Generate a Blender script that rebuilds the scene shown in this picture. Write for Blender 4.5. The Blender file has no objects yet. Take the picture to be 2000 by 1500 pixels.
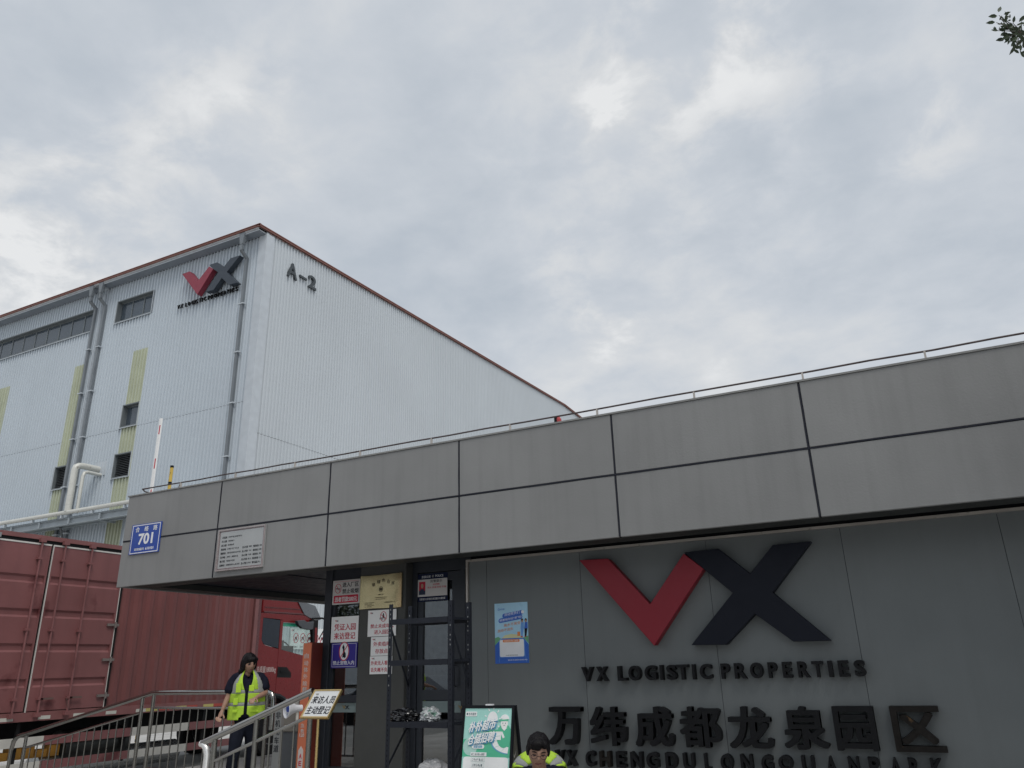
import bpy, bmesh, math, random
from mathutils import Matrix, Vector, noise
random.seed(7)
C = bpy.context.scene.collection
sc = bpy.context.scene
R = math.radians
# ------------------------------------------------------------ camera
YAW, PIT, ROLL, FPX = -0.463778, 0.3511266, -0.0281756, 1499.64
EYE = Vector((0, 0, 1.73))
_f = Vector((math.sin(YAW)*math.cos(PIT), math.cos(YAW)*math.cos(PIT), math.sin(PIT)))
_r0 = Vector((math.cos(YAW), -math.sin(YAW), 0)); _u0 = _r0.cross(_f)
_r = _r0*math.cos(ROLL) + _u0*math.sin(ROLL); _u = -_r0*math.sin(ROLL) + _u0*math.cos(ROLL)
cam = bpy.data.cameras.new('camera'); co = bpy.data.objects.new('camera', cam); C.objects.link(co)
cam.sensor_width = 36; cam.lens = FPX/2000*36; cam.clip_start = .05; cam.clip_end = 2000
co.matrix_world = Matrix(((_r.x, _u.x, -_f.x, EYE.x), (_r.y, _u.y, -_f.y, EYE.y), (_r.z, _u.z, -_f.z, EYE.z), (0, 0, 0, 1)))
sc.camera = co
def ray(px, py): return _f + _r*((px-1000)/FPX) - _u*((py-750)/FPX)
def onY(px, py, Y): d = ray(px, py); return EYE + d*(Y/d.y)       # where a line of sight meets a real wall plane
def onX(px, py, X): d = ray(px, py); return EYE + d*(X/d.x)
# ------------------------------------------------------------ world, sun, exposure
SUN_EL, SUN_AZ = R(58), R(128)     # azimuth measured from +Y clockwise
w = bpy.data.worlds.new('World'); sc.world = w; w.use_nodes = True
N = w.node_tree.nodes; L = w.node_tree.links
for n in list(N): N.remove(n)
def nd(t, **k):
    n = N.new(t)
    for a, b in k.items(): setattr(n, a, b)
    return n
def lk(a, b): L.new(a, b)
def mth(op, a, b=None, clamp=False):
    n = nd('ShaderNodeMath', operation=op, use_clamp=clamp)
    for i, q in enumerate((a, b)):
        if q is None: continue
        if isinstance(q, (int, float)): n.inputs[i].default_value = q
        else: lk(q, n.inputs[i])
    return n.outputs[0]
out = nd('ShaderNodeOutputWorld'); bgc = nd('ShaderNodeBackground'); bgs = nd('ShaderNodeBackground'); mix = nd('ShaderNodeMixShader')
sky = nd('ShaderNodeTexSky', sky_type='NISHITA'); sky.sun_disc = False; sky.sun_elevation = SUN_EL; sky.sun_rotation = SUN_AZ
lk(sky.outputs[0], bgs.inputs[0]); bgs.inputs[1].default_value = .1
tc = nd('ShaderNodeTexCoord'); sp = nd('ShaderNodeSeparateXYZ'); lk(tc.outputs['Generated'], sp.inputs[0])
zc = mth('MAXIMUM', sp.outputs[2], 0.0); den = mth('ADD', zc, .22)
cx = mth('DIVIDE', sp.outputs[0], den); cy = mth('DIVIDE', sp.outputs[1], den)
cb = nd('ShaderNodeCombineXYZ'); lk(cx, cb.inputs[0]); lk(cy, cb.inputs[1])
def wnoise(scale, det, rough, dist, off=0):
    n = nd('ShaderNodeTexNoise'); n.inputs['Scale'].default_value = scale; n.inputs['Detail'].default_value = det
    n.inputs['Roughness'].default_value = rough; n.inputs['Distortion'].default_value = dist
    v = nd('ShaderNodeVectorMath', operation='ADD'); lk(cb.outputs[0], v.inputs[0]); v.inputs[1].default_value = (off, off*.7, off*.3)
    lk(v.outputs[0], n.inputs['Vector']); return n.outputs[0]
n1 = wnoise(2.6, 9, .55, .2, 3.1); n2 = wnoise(8.0, 8, .58, .25, 8.4); n3 = wnoise(.8, 3, .5, 0, 1.7)
blob = None
for (bx, by, rad, amp) in SKYB if 'SKYB' in globals() else [(1310, 100, 6.5, .20), (1350, 180, 14, .10), (1500, 60, 5, .08), (90, 470, 8, .12), (440, 230, 5.5, .2), (1800, 265, 2.8, .17),
                           (1190, 640, 2.6, .22), (230, 330, 4, .12), (40, 400, 4, .12), (1170, 240, 2.2, .2), (1100, 540, 3, .1), (20, 570, 5, .2)]:
    d = ray(bx, by).normalized()
    dp = nd('ShaderNodeVectorMath', operation='DOT_PRODUCT'); lk(tc.outputs['Generated'], dp.inputs[0]); dp.inputs[1].default_value = d
    mr = nd('ShaderNodeMapRange', interpolation_type='SMOOTHSTEP'); lk(dp.outputs['Value'], mr.inputs[0])
    mr.inputs[1].default_value = math.cos(R(rad*1.35)); mr.inputs[2].default_value = 1
    mr.inputs[3].default_value = 0; mr.inputs[4].default_value = amp
    blob = mr.outputs[0] if blob is None else mth('ADD', blob, mr.outputs[0])
# cloud brightness: broad masses + finer breaks, openings brighter where the cover is thin
a = mth('MULTIPLY', mth('SUBTRACT', n1, .5), 1.1)
b = mth('MULTIPLY', mth('SUBTRACT', n2, .5), .52)
c_ = mth('MULTIPLY', mth('SUBTRACT', n3, .5), .6)
gm = nd('ShaderNodeMapRange', interpolation_type='SMOOTHSTEP'); lk(n2, gm.inputs[0]); gm.inputs[1].default_value = .40; gm.inputs[2].default_value = .64; gm.inputs[3].default_value = .35; gm.inputs[4].default_value = 1.35
op_ = mth('MULTIPLY', blob, gm.outputs[0])
hz = mth('MULTIPLY', mth('SUBTRACT', 1.0, mth('MULTIPLY', zc, 2.2), True), .30)
tot = mth('ADD', mth('ADD', mth('ADD', a, b), c_), mth('ADD', op_, hz)); tot = mth('ADD', tot, .49)
rp = nd('ShaderNodeValToRGB'); lk(tot, rp.inputs[0])
els = rp.color_ramp.elements
els[0].position = 0; els[0].color = (.43, .49, .56, 1)
els[1].position = 1; els[1].color = (.83, .84, .845, 1)
for p, c in ((.3, (.505, .555, .615, 1)), (.55, (.595, .635, .685, 1)), (.78, (.70, .72, .74, 1))):
    e = els.new(p); e.color = c
lk(rp.outputs[0], bgc.inputs[0]); bgc.inputs[1].default_value = 1.0
mix.inputs[0].default_value = .94
lk(bgs.outputs[0], mix.inputs[1]); lk(bgc.outputs[0], mix.inputs[2]); lk(mix.outputs[0], out.inputs[0])
sun = bpy.data.lights.new('sun', 'SUN'); sun.energy = 1.6; sun.angle = R(28); sun.color = (1, .96, .9)
so = bpy.data.objects.new('sun', sun); C.objects.link(so); so.location = (20, -20, 40)
sd = Vector((math.sin(SUN_AZ)*math.cos(SUN_EL), math.cos(SUN_AZ)*math.cos(SUN_EL), math.sin(SUN_EL)))
so.rotation_euler = sd.to_track_quat('Z', 'Y').to_euler()
sc.view_settings.view_transform = 'Standard'; sc.view_settings.look = 'None'; sc.view_settings.exposure = 0; sc.view_settings.gamma = 1
sc.cycles.max_bounces = 6; sc.cycles.transparent_max_bounces = 12
# ------------------------------------------------------------ materials
MATS = {}
def mat(name, col, rough=.6, metal=0, var=.10, scale=3., bump=0, bscale=60, streak=0, sscale=6, spec=.5, dirt=None, dthr=.62, dscale=1.5, coat=0, trans=0):
    if name in MATS: return MATS[name]
    m = bpy.data.materials.new(name); m.use_nodes = True; t = m.node_tree; p = t.nodes['Principled BSDF']
    p.inputs['Roughness'].default_value = rough; p.inputs['Metallic'].default_value = metal
    if spec == .5 and not metal and max(col) < .06: spec = .12
    p.inputs['Specular IOR Level'].default_value = spec; p.inputs['Coat Weight'].default_value = coat
    tcn = t.nodes.new('ShaderNodeTexCoord')
    def noi(sc_, det=5, vec=None):
        n = t.nodes.new('ShaderNodeTexNoise'); n.inputs['Scale'].default_value = sc_; n.inputs['Detail'].default_value = det
        t.links.new(vec or tcn.outputs['Object'], n.inputs['Vector']); return n.outputs[0]
    def mr(v, lo, hi, a=0., b=1.):
        n = t.nodes.new('ShaderNodeMapRange'); t.links.new(v, n.inputs[0])
        for i, q in enumerate((lo, hi, a, b)): n.inputs[i+1].default_value = q
        return n.outputs[0]
    def mixc(f, ca, cb_):
        n = t.nodes.new('ShaderNodeMix'); n.data_type = 'RGBA'; t.links.new(f, n.inputs[0])
        for i, q in ((6, ca), (7, cb_)):
            if isinstance(q, tuple): n.inputs[i].default_value = (*q, 1)
            else: t.links.new(q, n.inputs[i])
        return n.outputs[2]
    lo = tuple(c*(1-var) for c in col); hi = tuple(min(1, c*(1+var)) for c in col)
    cur = mixc(mr(noi(scale), .3, .7), lo, hi)
    if streak:
        mp = t.nodes.new('ShaderNodeMapping'); mp.inputs['Scale'].default_value = (sscale, sscale, sscale*.045)
        t.links.new(tcn.outputs['Object'], mp.inputs[0])
        cur = mixc(mr(noi(1., 6, mp.outputs[0]), .48, .78, 0, streak), cur, tuple(c*.45 for c in col))
    if dirt:
        cur = mixc(mr(noi(dscale, 8), dthr, dthr+.08, 0, .85), cur, dirt)
    t.links.new(cur, p.inputs['Base Color'])
    if var: t.links.new(mr(noi(scale*2.7), .3, .7, max(0.02, rough-.08), min(1, rough+.08)), p.inputs['Roughness'])
    if bump:
        bn = t.nodes.new('ShaderNodeBump'); bn.inputs['Strength'].default_value = bump; bn.inputs['Distance'].default_value = .01
        t.links.new(noi(bscale, 6), bn.inputs['Height']); t.links.new(bn.outputs[0], p.inputs['Normal'])
    MATS[name] = m; return m
def glass_mat(name, tint=(.75, .82, .85), base=.10, opq=0., col=(.3, .4, .4)):
    m = bpy.data.materials.new(name); m.use_nodes = True; t = m.node_tree; nn = t.nodes
    for n in list(nn): nn.remove(n)
    o = nn.new('ShaderNodeOutputMaterial'); tr = nn.new('ShaderNodeBsdfTransparent'); gl = nn.new('ShaderNodeBsdfGlossy'); mx = nn.new('ShaderNodeMixShader')
    tr.inputs[0].default_value = (*tint, 1); gl.inputs['Roughness'].default_value = .015
    lw = nn.new('ShaderNodeFresnel'); ge = nn.new('ShaderNodeNewGeometry'); im = nn.new('ShaderNodeMath'); im.operation = 'MULTIPLY_ADD'
    t.links.new(ge.outputs['Backfacing'], im.inputs[0]); im.inputs[1].default_value = 1/1.5-1.5; im.inputs[2].default_value = 1.5; t.links.new(im.outputs[0], lw.inputs[0])   # same reflectance on both faces of a pane
    ad = nn.new('ShaderNodeMath'); ad.operation = 'ADD'; ad.use_clamp = True; t.links.new(lw.outputs[0], ad.inputs[0]); ad.inputs[1].default_value = base
    t.links.new(ad.outputs[0], mx.inputs[0]); t.links.new(tr.outputs[0], mx.inputs[1]); t.links.new(gl.outputs[0], mx.inputs[2])
    if opq:
        df = nn.new('ShaderNodeBsdfDiffuse'); df.inputs[0].default_value = (*col, 1); m2 = nn.new('ShaderNodeMixShader'); m2.inputs[0].default_value = opq
        t.links.new(mx.outputs[0], m2.inputs[1]); t.links.new(df.outputs[0], m2.inputs[2]); t.links.new(m2.outputs[0], o.inputs[0])
    else: t.links.new(mx.outputs[0], o.inputs[0])
    MATS[name] = m; return m
# ------------------------------------------------------------ mesh helpers
ORG = {}
_tc = {}
def glyph(s, bold=0., res=4):
    k = (s, bold, res)
    if k in _tc: return _tc[k]
    cu = bpy.data.curves.new('t', 'FONT'); cu.body = s; cu.size = 1; cu.offset = bold; cu.extrude = .5; cu.resolution_u = res; cu.space_character = 1.0
    ob = bpy.data.objects.new('t', cu); C.objects.link(ob)
    dg = bpy.context.evaluated_depsgraph_get(); me = bpy.data.meshes.new_from_object(ob.evaluated_get(dg))
    vs = [v.co.copy() for v in me.vertices]; fs = [tuple(p.vertices) for p in me.polygons]
    bpy.data.objects.remove(ob); bpy.data.curves.remove(cu); bpy.data.meshes.remove(me)
    x0 = min(v.x for v in vs); x1 = max(v.x for v in vs); y0 = min(v.y for v in vs); y1 = max(v.y for v in vs)
    vs = [((v.x-x0)/max(1e-6, x1-x0), (v.y-y0)/max(1e-6, y1-y0), v.z+.5) for v in vs]
    _tc[k] = (vs, fs, (x1-x0)/max(1e-6, y1-y0)); return _tc[k]
class MB:
    def __init__(s, M=None): s.v = []; s.f = []; s.m = []; s.M = M
    def add(s, vs, fs, m=0):
        o = len(s.v)
        for p in vs:
            p = Vector(p); s.v.append(s.M @ p if s.M else p)
        for f in fs: s.f.append(tuple(i+o for i in f)); s.m.append(m)
        return s
    def box(s, x0, x1, y0, y1, z0, z1, m=0):
        return s.add([(x, y, z) for x in (x0, x1) for y in (y0, y1) for z in (z0, z1)],
                     [(0, 1, 3, 2), (4, 6, 7, 5), (0, 4, 5, 1), (2, 3, 7, 6), (0, 2, 6, 4), (1, 5, 7, 3)], m)
    def prism(s, pts, d0, d1, ax='y', m=0):
        n = len(pts)
        g = {'y': lambda a, b, d: (a, d, b), 'x': lambda a, b, d: (d, a, b), 'z': lambda a, b, d: (a, b, d)}[ax]
        vs = [g(a, b, d0) for a, b in pts] + [g(a, b, d1) for a, b in pts]
        return s.add(vs, [tuple(range(n)), tuple(range(2*n-1, n-1, -1))] + [(i, (i+1) % n, n+(i+1) % n, n+i) for i in range(n)], m)
    def tube(s, pts, r, n=10, m=0, cap=True):
        pts = [Vector(p) for p in pts]; rs = r if isinstance(r, (list, tuple)) else [r]*len(pts)
        vs = []; up = None
        for i, p in enumerate(pts):
            t = (pts[min(i+1, len(pts)-1)] - pts[max(i-1, 0)]).normalized()
            if up is None: up = Vector((0, 0, 1)) if abs(t.z) < .9 else Vector((1, 0, 0))
            a = t.cross(up).normalized(); up = a.cross(t)
            k = 1.0
            if 0 < i < len(pts)-1:
                t1 = (pts[i]-pts[i-1]).normalized(); k = 1/max(.6, t.dot(t1))
            for j in range(n):
                q = 2*math.pi*j/n; vs.append(p + (a*math.cos(q) + up*math.sin(q))*rs[i]*k)
        fs = [(i*n+j, i*n+(j+1) % n, (i+1)*n+(j+1) % n, (i+1)*n+j) for i in range(len(pts)-1) for j in range(n)]
        if cap: fs += [tuple(range(n-1, -1, -1)), tuple((len(pts)-1)*n+j for j in range(n))]
        return s.add(vs, fs, m)
    def ell(s, cx, cz, rx, rz, d0, d1, n=24, m=0, a0=0, a1=2*math.pi):
        return s.prism([(cx+rx*math.cos(a0+(a1-a0)*i/n), cz+rz*math.sin(a0+(a1-a0)*i/n)) for i in range(n)], d0, d1, 'y', m)
    def ring(s, cx, cz, rx, rz, t, d0, d1, n=28, m=0):
        o = [(cx+rx*math.cos(2*math.pi*i/n), cz+rz*math.sin(2*math.pi*i/n)) for i in range(n)]
        q = [(cx+(rx-t)*math.cos(2*math.pi*i/n), cz+(rz-t)*math.sin(2*math.pi*i/n)) for i in range(n)]
        for i in range(n): j = (i+1) % n; s.prism([o[i], o[j], q[j], q[i]], d0, d1, 'y', m)
        return s
    def bar(s, x0, z0, x1, z1, t, d0, d1, m=0):
        dx, dz = x1-x0, z1-z0; l = math.hypot(dx, dz) or 1; nx, nz = -dz/l*t/2, dx/l*t/2
        return s.prism([(x0+nx, z0+nz), (x1+nx, z1+nz), (x1-nx, z1-nz), (x0-nx, z0-nz)], d0, d1, 'y', m)
    def beam(s, p0, p1, w_, h_, m=0):
        p0 = Vector(p0); p1 = Vector(p1); t = (p1-p0).normalized(); up = Vector((0, 0, 1)) if abs(t.z) < .95 else Vector((0, 1, 0))
        a = t.cross(up).normalized()*w_/2; b_ = a.cross(t).normalized()*h_/2
        return s.add([p+q for p in (p0, p1) for q in (a+b_, -a+b_, -a-b_, a-b_)], [(0, 1, 2, 3), (7, 6, 5, 4)]+[(i, i+4, (i+1) % 4+4, (i+1) % 4) for i in range(4)], m)
    def text(s, t, x0, x1, z0, z1, y0, y1, m=0, bold=0., res=3, fit=True, face='-y', raw=False):
        """lettering filling the rectangle, from back plane y0 to front plane y1 (front faces -Y, or +X when face='+x')"""
        if bold and any(ord(c_) > 0x2e80 for c_ in t) and not raw:      # heavy strokes: a few copies a hair apart
            vs, fs, asp = glyph(t, 0, res)
            if not fit: x1 = x0+(z1-z0)*asp
            e_ = (z1-z0)*bold*.85; st_ = (y1-y0)*.06
            for k, (ex, ez) in enumerate(((0, 0), (e_, e_*.6), (-e_, -e_*.6), (e_, -e_*.6), (-e_, e_*.6))):
                s.text(t, x0+ex, x1+ex, z0+ez, z1+ez, y0, y1-st_*k, m, 0, res, True, face)
            return s
        vs, fs, asp = glyph(t, bold, res)
        if not fit: x1 = x0+(z1-z0)*asp
        if face == '-y': q = [(x0+(x1-x0)*a, y0+(y1-y0)*c, z0+(z1-z0)*b_) for a, b_, c in vs]
        else: q = [(y0+(y1-y0)*c, x0+(x1-x0)*a, z0+(z1-z0)*b_) for a, b_, c in vs]
        return s.add(q, fs, m)
    def rrect(s, x0, x1, z0, z1, r, d0, d1, m=0, shear=0):
        pts = []
        for cx_, cz_, a in ((x1-r, z1-r, 0), (x0+r, z1-r, 90), (x0+r, z0+r, 180), (x1-r, z0+r, 270)):
            for k in range(5):
                q = R(a+22.5*k); pts.append((cx_+r*math.cos(q), cz_+r*math.sin(q)))
        return s.prism([(a, b_+shear*(a-x0)) for a, b_ in pts], d0, d1, 'y', m)
    def marks(s, x0, x1, z0, z1, y0, y1, m=0, seed=1, dens=.6):
        """a line of print too small to read"""
        rr = random.Random(seed); x = x0; h = z1-z0
        while x < x1-h*.5:
            for k in range(3):
                zz = z0+h*(.08+.36*k)+rr.uniform(-.04, .04)*h
                if rr.random() < dens+.2: s.box(x, x+h*.7, y1, y0, zz, zz+h*.12, m)
            if rr.random() < .8: s.box(x+h*rr.uniform(.15, .5), x+h*rr.uniform(.55, .62), y1, y0, z0, z1, m)
            x += h*.95
        return s
    def build(s, name, mats, parent=None, smooth=None, local=False, bevel=0, mods=None, recalc=True):
        if not isinstance(mats, (list, tuple)): mats = [mats]
        og = Vector((0, 0, 0)) if (parent is None or local) else ORG[parent.name]
        me = bpy.data.meshes.new(name); me.from_pydata([tuple(p-og) for p in s.v], [], s.f)
        for q in mats: me.materials.append(q)
        for p, q in zip(me.polygons, s.m): p.material_index = q
        if recalc:
            bm = bmesh.new(); bm.from_mesh(me); bmesh.ops.recalc_face_normals(bm, faces=bm.faces)
            if bevel: bmesh.ops.bevel(bm, geom=bm.edges[:], offset=bevel, segments=1, affect='EDGES', clamp_overlap=True)
            bm.to_mesh(me); bm.free()
        o = bpy.data.objects.new(name, me); C.objects.link(o)
        if parent: o.parent = parent; ORG[o.name] = og
        if not parent: ORG[o.name] = Vector((0, 0, 0))
        if smooth:
            for p in me.polygons: p.use_smooth = True
            if smooth != 180 and hasattr(me, 'set_sharp_from_angle'): me.set_sharp_from_angle(angle=R(smooth))
        return o
def tag(o, label=None, cat=None, group=None, kind=None):
    if label: o['label'] = label
    if cat: o['category'] = cat
    if group: o['group'] = group
    if kind: o['kind'] = kind
    return o
def thing(name, label, cat, loc=(0, 0, 0), rot=(0, 0, 0), group=None):
    o = bpy.data.objects.new(name, None); C.objects.link(o); o.location = loc; o.rotation_euler = rot; o.empty_display_size = .1
    ORG[o.name] = Vector(loc); return tag(o, label, cat, group)
def split(o):
    """one object per loose piece, all with the same name and parent"""
    me = o.data; n = len(me.vertices); lab = list(range(n))
    def fd(i):
        while lab[i] != i: lab[i] = lab[lab[i]]; i = lab[i]
        return i
    for e in me.edges:
        a_, c_2 = fd(e.vertices[0]), fd(e.vertices[1])
        if a_ != c_2: lab[a_] = c_2
    isl = {}
    for p in me.polygons: isl.setdefault(fd(p.vertices[0]), []).append(p)
    if len(isl) < 2: return o
    nm = o.name.split('.')[0]; par = o.parent; first = None
    for ps in isl.values():
        ids = sorted({v for p in ps for v in p.vertices}); mp_ = {v: k for k, v in enumerate(ids)}
        m2 = bpy.data.meshes.new(nm); m2.from_pydata([tuple(me.vertices[v].co) for v in ids], [], [tuple(mp_[v] for v in p.vertices) for p in ps])
        for q in me.materials: m2.materials.append(q)
        for p, q in zip(m2.polygons, ps): p.material_index = q.material_index; p.use_smooth = q.use_smooth
        ob = bpy.data.objects.new(nm, m2); C.objects.link(ob); ob.parent = par
        if o.name in ORG: ORG[ob.name] = ORG[o.name]
        first = first or ob
    bpy.data.objects.remove(o); return first
# ------------------------------------------------------------ palette
m_fasc = mat('fascia_paint', (.242, .244, .243), .8, var=.09, scale=.8, bump=.16, bscale=45, streak=.17, sscale=9)
m_joint = mat('dark_sealant', (.026, .028, .038), .6, bump=.5, bscale=30)
m_wall = mat('sign_wall_paint', (.155, .170, .173), .62, var=.07, scale=.9, bump=.12, bscale=120, streak=.10, sscale=9)
m_col = mat('column_paint', (.066, .068, .065), .7, var=.07, scale=2, bump=.2, bscale=90)
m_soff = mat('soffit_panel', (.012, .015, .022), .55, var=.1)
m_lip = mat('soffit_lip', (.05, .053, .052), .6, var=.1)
m_alu = mat('dark_aluminium', (.035, .040, .050), .42, .2, var=.06)
m_steel = mat('brushed_steel', (.26, .255, .235), .3, .95, var=.06, scale=6)
m_chrome = mat('polished_steel', (.37, .365, .35), .10, 1, var=.05, scale=5)
m_trim = mat('silver_trim', (.50, .46, .42), .4, .5, var=.1, dirt=(.12, .1, .08), dthr=.63, dscale=6)
m_red = mat('red_acrylic', (.235, .005, .018), .45, var=.04)
m_navy = mat('navy_acrylic', (.004, .006, .014), .5, spec=.25, var=.05)
m_letter = mat('black_letter', (.012, .0125, .014), .5, var=.15, scale=7)
m_letedge = mat('worn_letter', (.017, .015, .0135), .5, var=.3, scale=15, dirt=(.13, .08, .04), dthr=.66, dscale=9)
m_white = mat('white_board', (.88, .88, .87), .4, var=.03)
m_wtxt = mat('white_print', (.82, .83, .85), .5, var=.02)
m_rtxt = mat('red_print', (.52, .012, .045), .45, var=.03)
m_ktxt = mat('black_print', (.02, .022, .03), .45, var=.05)
m_grey = mat('grey_print', (.13, .13, .13), .5, var=.05)
m_blue = mat('street_blue', (.022, .07, .36), .35, var=.06)
m_purp = mat('purple_blue', (.035, .022, .26), .35, var=.04)
m_brass = mat('brass_plate', (.82, .68, .38), .2, .85, var=.10, scale=2)
m_gold = mat('gold_frame', (.62, .45, .20), .25, .9, var=.06)
m_black = mat('black_paint', (.012, .013, .016), .45, var=.1)
m_rack = mat('rack_steel', (.017, .020, .029), .42, .3, var=.12, scale=5)
m_hole = mat('lit_slot', (.35, .36, .36), .5, var=.1)
m_hole2 = mat('dark_slot', (.004, .004, .005), .8, var=.0)
m_asph = mat('forecourt_paving', (.46, .45, .43), .85, var=.2, scale=1.5, bump=.6, bscale=90)
m_conc = mat('concrete', (.40, .39, .37), .85, var=.14, scale=1.2, bump=.4, bscale=40, dirt=(.14, .13, .12), dthr=.6)
m_orange = mat('orange_red_paint', (.64, .19, .10), .4, var=.05)
m_cream = mat('cream_plastic', (.55, .53, .48), .5, var=.06)
m_int = mat('interior_wall', (.16, .17, .17), .8, var=.06)
m_glass = glass_mat('window_glass', (.34, .42, .46), .22)
m_frost = glass_mat('frosted_strip', (.5, .6, .58), .03, .62, (.34, .42, .42))
m_pglass = glass_mat('warehouse_glass', (.45, .52, .58), .10, .35, (.16, .20, .245))
# ------------------------------------------------------------ ground
o = MB().box(-300, 300, -300, 300, -.5, 0).build('ground', m_asph); tag(o, kind='structure')
o = MB().box(-16.8, -12.62, -60, 60, .0, .006).build('road', mat('road_concrete', (.28, .28, .27), .85, var=.15, scale=.8, bump=.4, bscale=50)); tag(o, kind='structure')
PZ = .45
o = MB().box(-10.0, 9, 5.95, 16, .006, PZ).prism([(-12.55, .006), (-10.0, .006), (-10.0, PZ)], 5.95, 8.1, 'y').build('entrance_platform', m_conc); tag(o, kind='structure')
o = MB().box(-6.2, 3, 5.62, 5.95, .0, .30).box(-6.2, 3, 5.29, 5.62, .0, .15).build('entrance_steps', m_conc); tag(o, kind='structure')
# ------------------------------------------------------------ gatehouse
FY, FB, FM, FT = 8.0, 3.004, 3.693, 4.395
g = thing('gatehouse', 'low grey gatehouse with a deep panelled fascia and dark glazed entrance', 'gatehouse', (-5, 9, 0))
JX = [-10.85, -8.83, -6.80, -4.77, -2.75, -.70, 1.33, 3.36, 5.4]
gp = .010
for i in range(len(JX)-1):
    for z0, z1 in ((FB, FM-gp), (FM+gp, FT)):
        x0 = JX[i]+(gp if i else 0); x1 = JX[i+1]-gp
        MB().box(x0, x1, FY, FY+.05, z0, z1).build('fascia_panel', m_fasc, g, bevel=.004)
for (y0, y1) in ((FY+.052, 10.0), (10.03, 12.0), (12.03, 14.0)):
    for z0, z1 in ((FB, FM-gp), (FM+gp, FT)):
        MB().box(-10.85, -10.80, y0, y1, z0, z1).build('fascia_panel', m_fasc, g, bevel=.004)
jb = MB().box(-10.79, 5.38, FY+.012, FY+.16, FB+.02, FT-.012)
for x in JX[1:-1]:
    pts = [(x+random.uniform(-.004, .004), z) for z in [FB+.01+(FT-FB-.03)*k/9 for k in range(10)]]
    for a, b_ in zip(pts, pts[1:]): jb.bar(a[0], a[1], b_[0], b_[1],   .014, FY-.004+.001*random.random(), FY+.03)
x = -10.84; zz = FM
while x < 5.3:
    x2 = x+random.uniform(.15, .45); z2 = FM+random.uniform(-.004, .004)
    jb.bar(x, zz, x2, z2, random.uniform(.012, .017), FY-.0045-.001*random.random(), FY+.03); x, zz = x2, z2
jb.build('panel_joint', m_joint, g)
MB().box(-10.79, 5.38, FY+.162, 14, 4.05, 4.2).build('roof', m_conc, g)
MB().box(-10.87, 5.4, FY-.012, FY+.2, FT+.002, FT+.022).box(-10.87, -10.67, FY+.21, 14, FT+.002, FT+.022).build('coping', mat('coping', (.24, .24, .235), .7, var=.15, bump=.3), g)
# underside: a lip along the edge and a darker recessed soffit
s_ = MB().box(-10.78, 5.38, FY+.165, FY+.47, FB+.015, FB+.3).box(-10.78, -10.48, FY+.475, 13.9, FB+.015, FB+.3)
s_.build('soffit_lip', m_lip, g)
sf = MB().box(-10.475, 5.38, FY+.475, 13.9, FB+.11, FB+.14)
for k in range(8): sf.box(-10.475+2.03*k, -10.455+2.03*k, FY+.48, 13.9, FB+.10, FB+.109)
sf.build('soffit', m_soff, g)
# signed wall
WY = 8.8; WT = 3.0
XS = [-5.10, -4.84, -3.555, -2.02, -.60, .83, 2.25, 3.7, 5.3]
for i in range(len(XS)-1):
    MB().box(XS[i]+.0025, XS[i+1]-.0025, WY, WY+.03, PZ, WT).build('wall_panel', m_wall, g)
MB().box(-5.08, 5.3, WY+.006, WY+.2, PZ, WT-.01).build('wall_core', m_joint, g)
MB().box(-5.13, 5.3, WY-.03, WY+.04, WT+.001, WT+.03).box(-5.13, -5.103, WY-.03, WY+.24, PZ, WT).build('wall_trim', m_trim, g)
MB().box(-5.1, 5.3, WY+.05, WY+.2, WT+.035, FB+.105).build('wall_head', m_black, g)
# column
MB().box(-6.885, -6.125, 8.86, 9.3, PZ, 3.09).build('column', m_col, g, bevel=.01)
# glazing
def frame(x0, x1, y, z0, z1, t, d=.08, name='window_frame', par=None, mat_=None):
    return MB().box(x0, x0+t, y, y+d, z0, z1).box(x1-t, x1, y, y+d, z0, z1).box(x0+t, x1-t, y+.001, y+d-.001, z0, z0+t).box(x0+t, x1-t, y+.001, y+d-.001, z1-t, z1).build(name, mat_ or m_alu, par or g)
GY = 8.93
MB().box(-7.54, -7.42, GY-.03, GY+.12, PZ, 3.10).build('corner_post', m_alu, g, bevel=.004)
MB().box(-7.42, -6.89, GY, GY+.10, 2.86, 3.10).build('window_header', m_alu, g)
f1 = MB().box(-7.42, -6.89, GY, GY+.1, 1.325, 1.405).box(-7.42, -6.89, GY, GY+.1, PZ, PZ+.08).box(-7.42, -7.385, GY+.01, GY+.09, PZ+.08, 2.86).build('window_frame', m_alu, g)
MB().box(-7.385, -6.89, GY+.045, GY+.055, 1.405, 2.86).box(-7.385, -6.89, GY+.045, GY+.055, PZ+.08, 1.325).build('window_pane', m_glass, g)
fs_ = MB().box(-7.385, -6.89, GY+.034, GY+.04, 1.195, 1.315).build('frosted_strip', m_frost, g)
def vx(mb, x0, z0, w_, y0, y1, m1=0, m2=1):
    """the two-colour check and cross mark, w_ wide"""
    q = w_/2.69; P = lambda a, b_: (x0+a*q, z0+b_*q)
    mb.prism([P(*p) for p in ((0, 1.01), (.315, 1.01), (.755, .47), (.95, .98), (1.26, .79), (.83, .0))], y0, y1, 'y', m1)
    mb.prism([P(*p) for p in ((1.26, .79), (.95, .98), (1.3, .985), (1.70, .62), (1.92, .95), (2.5, .95), (1.93, .47), (2.69, 0), (2.30, 0), (1.78, .30), (1.47, 0), (1.1, 0), (1.60, .52))], y0+.0006, y1+.0006, 'y', m2)
b_ = MB(); vx(b_, -7.19, 1.235, .13, GY+.03, GY+.033); b_.build('window_logo', [mat('gold_mark', (.25, .17, .06), .5), m_ktxt], fs_)
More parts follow.
